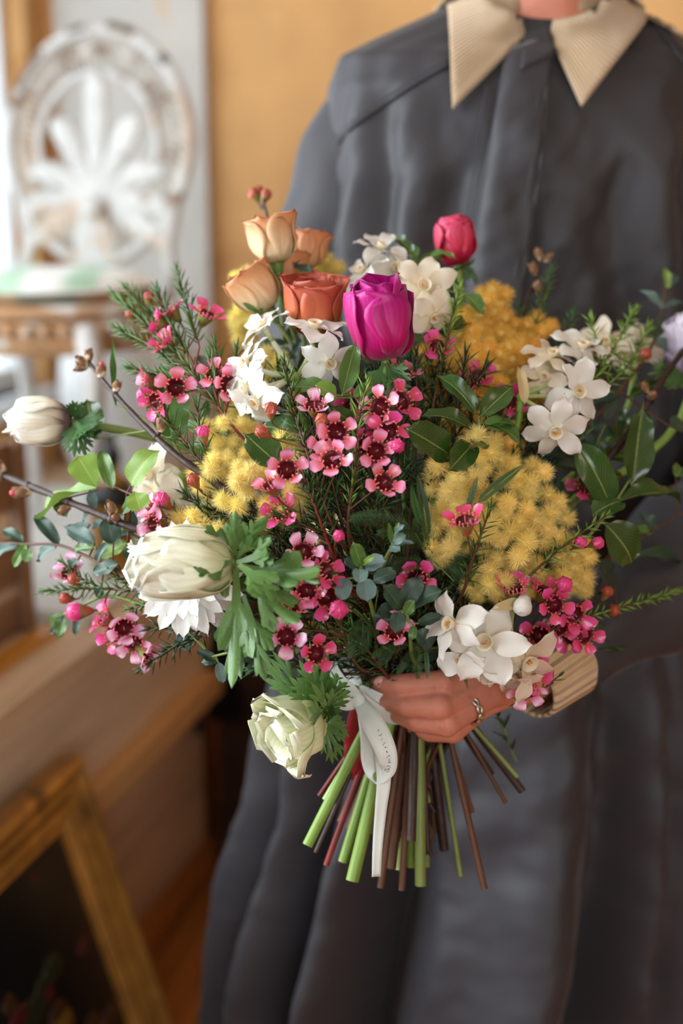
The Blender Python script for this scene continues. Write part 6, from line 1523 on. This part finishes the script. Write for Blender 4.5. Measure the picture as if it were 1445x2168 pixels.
# ------------------------------------------------------------------ ribbons
m_rib = mat('white_satin_ribbon', '#e4ebe5', rough=0.4, noise=0.04, nscale=30, veins=(40, '#d3dad4', 0.25), transl=0.15, sheen=0.2)
m_ribr = mat('dark_red_ribbon', '#a00f22', rough=0.55, noise=0.1, nscale=20, transl=0.2, sheen=0.2)
m_ink = mat('dark_green_print', '#33443c', rough=0.6)
def strip(path, width, twist=None, n=8, nv=5, curl=0.0):
    """path: (x, y, depth) points; width px along it; twist: angle (deg) of the ribbon's face about its run, 0 = towards the viewer."""
    ps = spline(np.array([list(P(*p)) for p in path]), n); m = len(ps); t = np.linspace(0, 1, m)
    w = np.interp(t, np.linspace(0, 1, len(width)), width) / F * 1.14; tw = np.radians(np.interp(t, np.linspace(0, 1, len(twist or [0])), twist or [0]))
    tan = np.gradient(ps, axis=0); tan /= np.linalg.norm(tan, axis=1)[:, None]
    view = np.array(list(SV(0, 0, 1)))
    g = np.zeros((m, nv, 3))
    for i in range(m):
        s = np.cross(tan[i], view); s /= np.linalg.norm(s) + 1e-9; nn = np.cross(s, tan[i])
        s2 = s * math.cos(tw[i]) + nn * math.sin(tw[i]); n2 = np.cross(s2, tan[i])
        for j, v in enumerate(np.linspace(-.5, .5, nv)): g[i, j] = ps[i] + s2 * v * w[i] + n2 * curl * w[i] * (v * v * 4 - .5)
    return g
kn = P(758, 1482, 1.052)
rb = thing('ribbon', 'white satin ribbon with dark print tied round the stems, its loop and tail hanging', 'ribbon', kn)
def rpart(name, path, width, twist=None, curl=0.0, label=None):
    mb = MB(); mb.grid(strip(path, width, twist, curl=curl)); o = part(name, mb, m_rib, rb, None, label); solidify(o, .0004); return o
rpart('bow_loop', [(760, 1484, 1.050), (738, 1462, 1.040), (715, 1440, 1.042), (705, 1410, 1.050), (722, 1398, 1.062), (745, 1430, 1.064), (762, 1478, 1.058)], [22, 34, 40, 36, 34, 30, 22], [0, 20, 35, 60, 120, 150, 180], .1)
rpart('bow_loop', [(758, 1486, 1.052), (735, 1490, 1.040), (708, 1478, 1.036), (700, 1465, 1.045), (725, 1462, 1.058), (756, 1480, 1.058)], [20, 32, 36, 34, 30, 20], [0, 30, 10, 60, 140, 180], .1)
rpart('wrap', [(742, 1462, 1.056), (770, 1484, 1.050), (800, 1506, 1.052), (830, 1520, 1.068), (870, 1522, 1.095)], [26, 24, 24, 24, 24], [-20, 0, 0, 10, 10], .08)
rpart('wrap', [(752, 1455, 1.062), (785, 1470, 1.058), (812, 1482, 1.060), (850, 1490, 1.085)], [22, 22, 22, 22], [-20, -10, 0, 10], .08)
LOOP = [(762, 1486, 1.046), (782, 1520, 1.030), (802, 1556, 1.024), (817, 1592, 1.022), (821, 1622, 1.024), (814, 1640, 1.030), (800, 1652, 1.038), (786, 1640, 1.045), (780, 1606, 1.046), (778, 1560, 1.046), (768, 1500, 1.052)]
rpart('hanging_loop', LOOP, [26, 42, 44, 40, 34, 26, 22, 26, 30, 30, 24], [0, 8, 5, 0, -8, -40, -90, -140, -175, -180, -180], .05, 'ribbon loop with a row of tiny illegible dark print')
rpart('tail', [(768, 1490, 1.054), (800, 1560, 1.040), (812, 1640, 1.032), (806, 1710, 1.032), (799, 1790, 1.036), (796, 1856, 1.040)], [20, 28, 28, 23, 19, 17], [0, -10, -5, 5, 0, 10], .06)
mb = MB(); mb.ball(kn + SV(0, 0, .004), (.0065, .0055, .0075), 14, 10); part('knot', mb, m_rib, rb)
# the print: too small to read in the photograph, kept as marks of its size and spacing
g = strip(LOOP[:6], [26, 42, 44, 40, 34, 26], [0, 8, 5, 0, -8, -40], n=30, nv=21, curl=.05)
mb = MB(); fr = random.Random(4); m = len(g)
for k in range(12):
    i = int(m * (.36 + .049 * k)); j = 9 + (k > 9)
    c = g[i, j]; du = g[i + 1, j] - g[i, j]; du /= np.linalg.norm(du); dv_ = g[i, j + 1] - g[i, j]; dv_ /= np.linalg.norm(dv_); nn = np.cross(du, dv_); nn *= -np.sign(nn.dot(np.array(list(SV(0, 0, -1))))) * .0006
    if nn.dot(np.array(list(SV(0, 0, 1)))) < 0: nn = -nn
    for s in range(3):
        a = c + nn + dv_ * fr.uniform(-.0010, .0010) + du * fr.uniform(-.0007, .0007); b = a + dv_ * fr.uniform(-.0011, .0011) + du * fr.uniform(-.0009, .0009)
        mb.tube([a, b], .00024, 4)
part('print', mb, m_ink, rb, 'stuff')
rr_ = thing('red_ribbon', 'dark red ribbon ends hanging behind the white ribbon', 'ribbon', P(762, 1490, 1.075))
mb = MB(); mb.grid(strip([(762, 1488, 1.075), (756, 1540, 1.075), (752, 1580, 1.078), (744, 1620, 1.08), (735, 1648, 1.084)], [30, 50, 46, 34, 24], [0, 15, -10, 20, 0], curl=.1)); o = part('tail', mb, m_ribr, rr_); solidify(o, .0005)
mb = MB(); mb.grid(strip([(764, 1490, 1.082), (772, 1540, 1.082), (772, 1590, 1.084), (752, 1640, 1.09)], [30, 48, 40, 30], [0, -15, 10, -20], curl=.1)); o = part('tail', mb, m_ribr, rr_); solidify(o, .0005)
mb = MB(); mb.tube([P(764, 1486, 1.07), P(800, 1490, 1.07), P(840, 1500, 1.08)], .006, 8); part('wrap', mb, m_ribr, rr_)
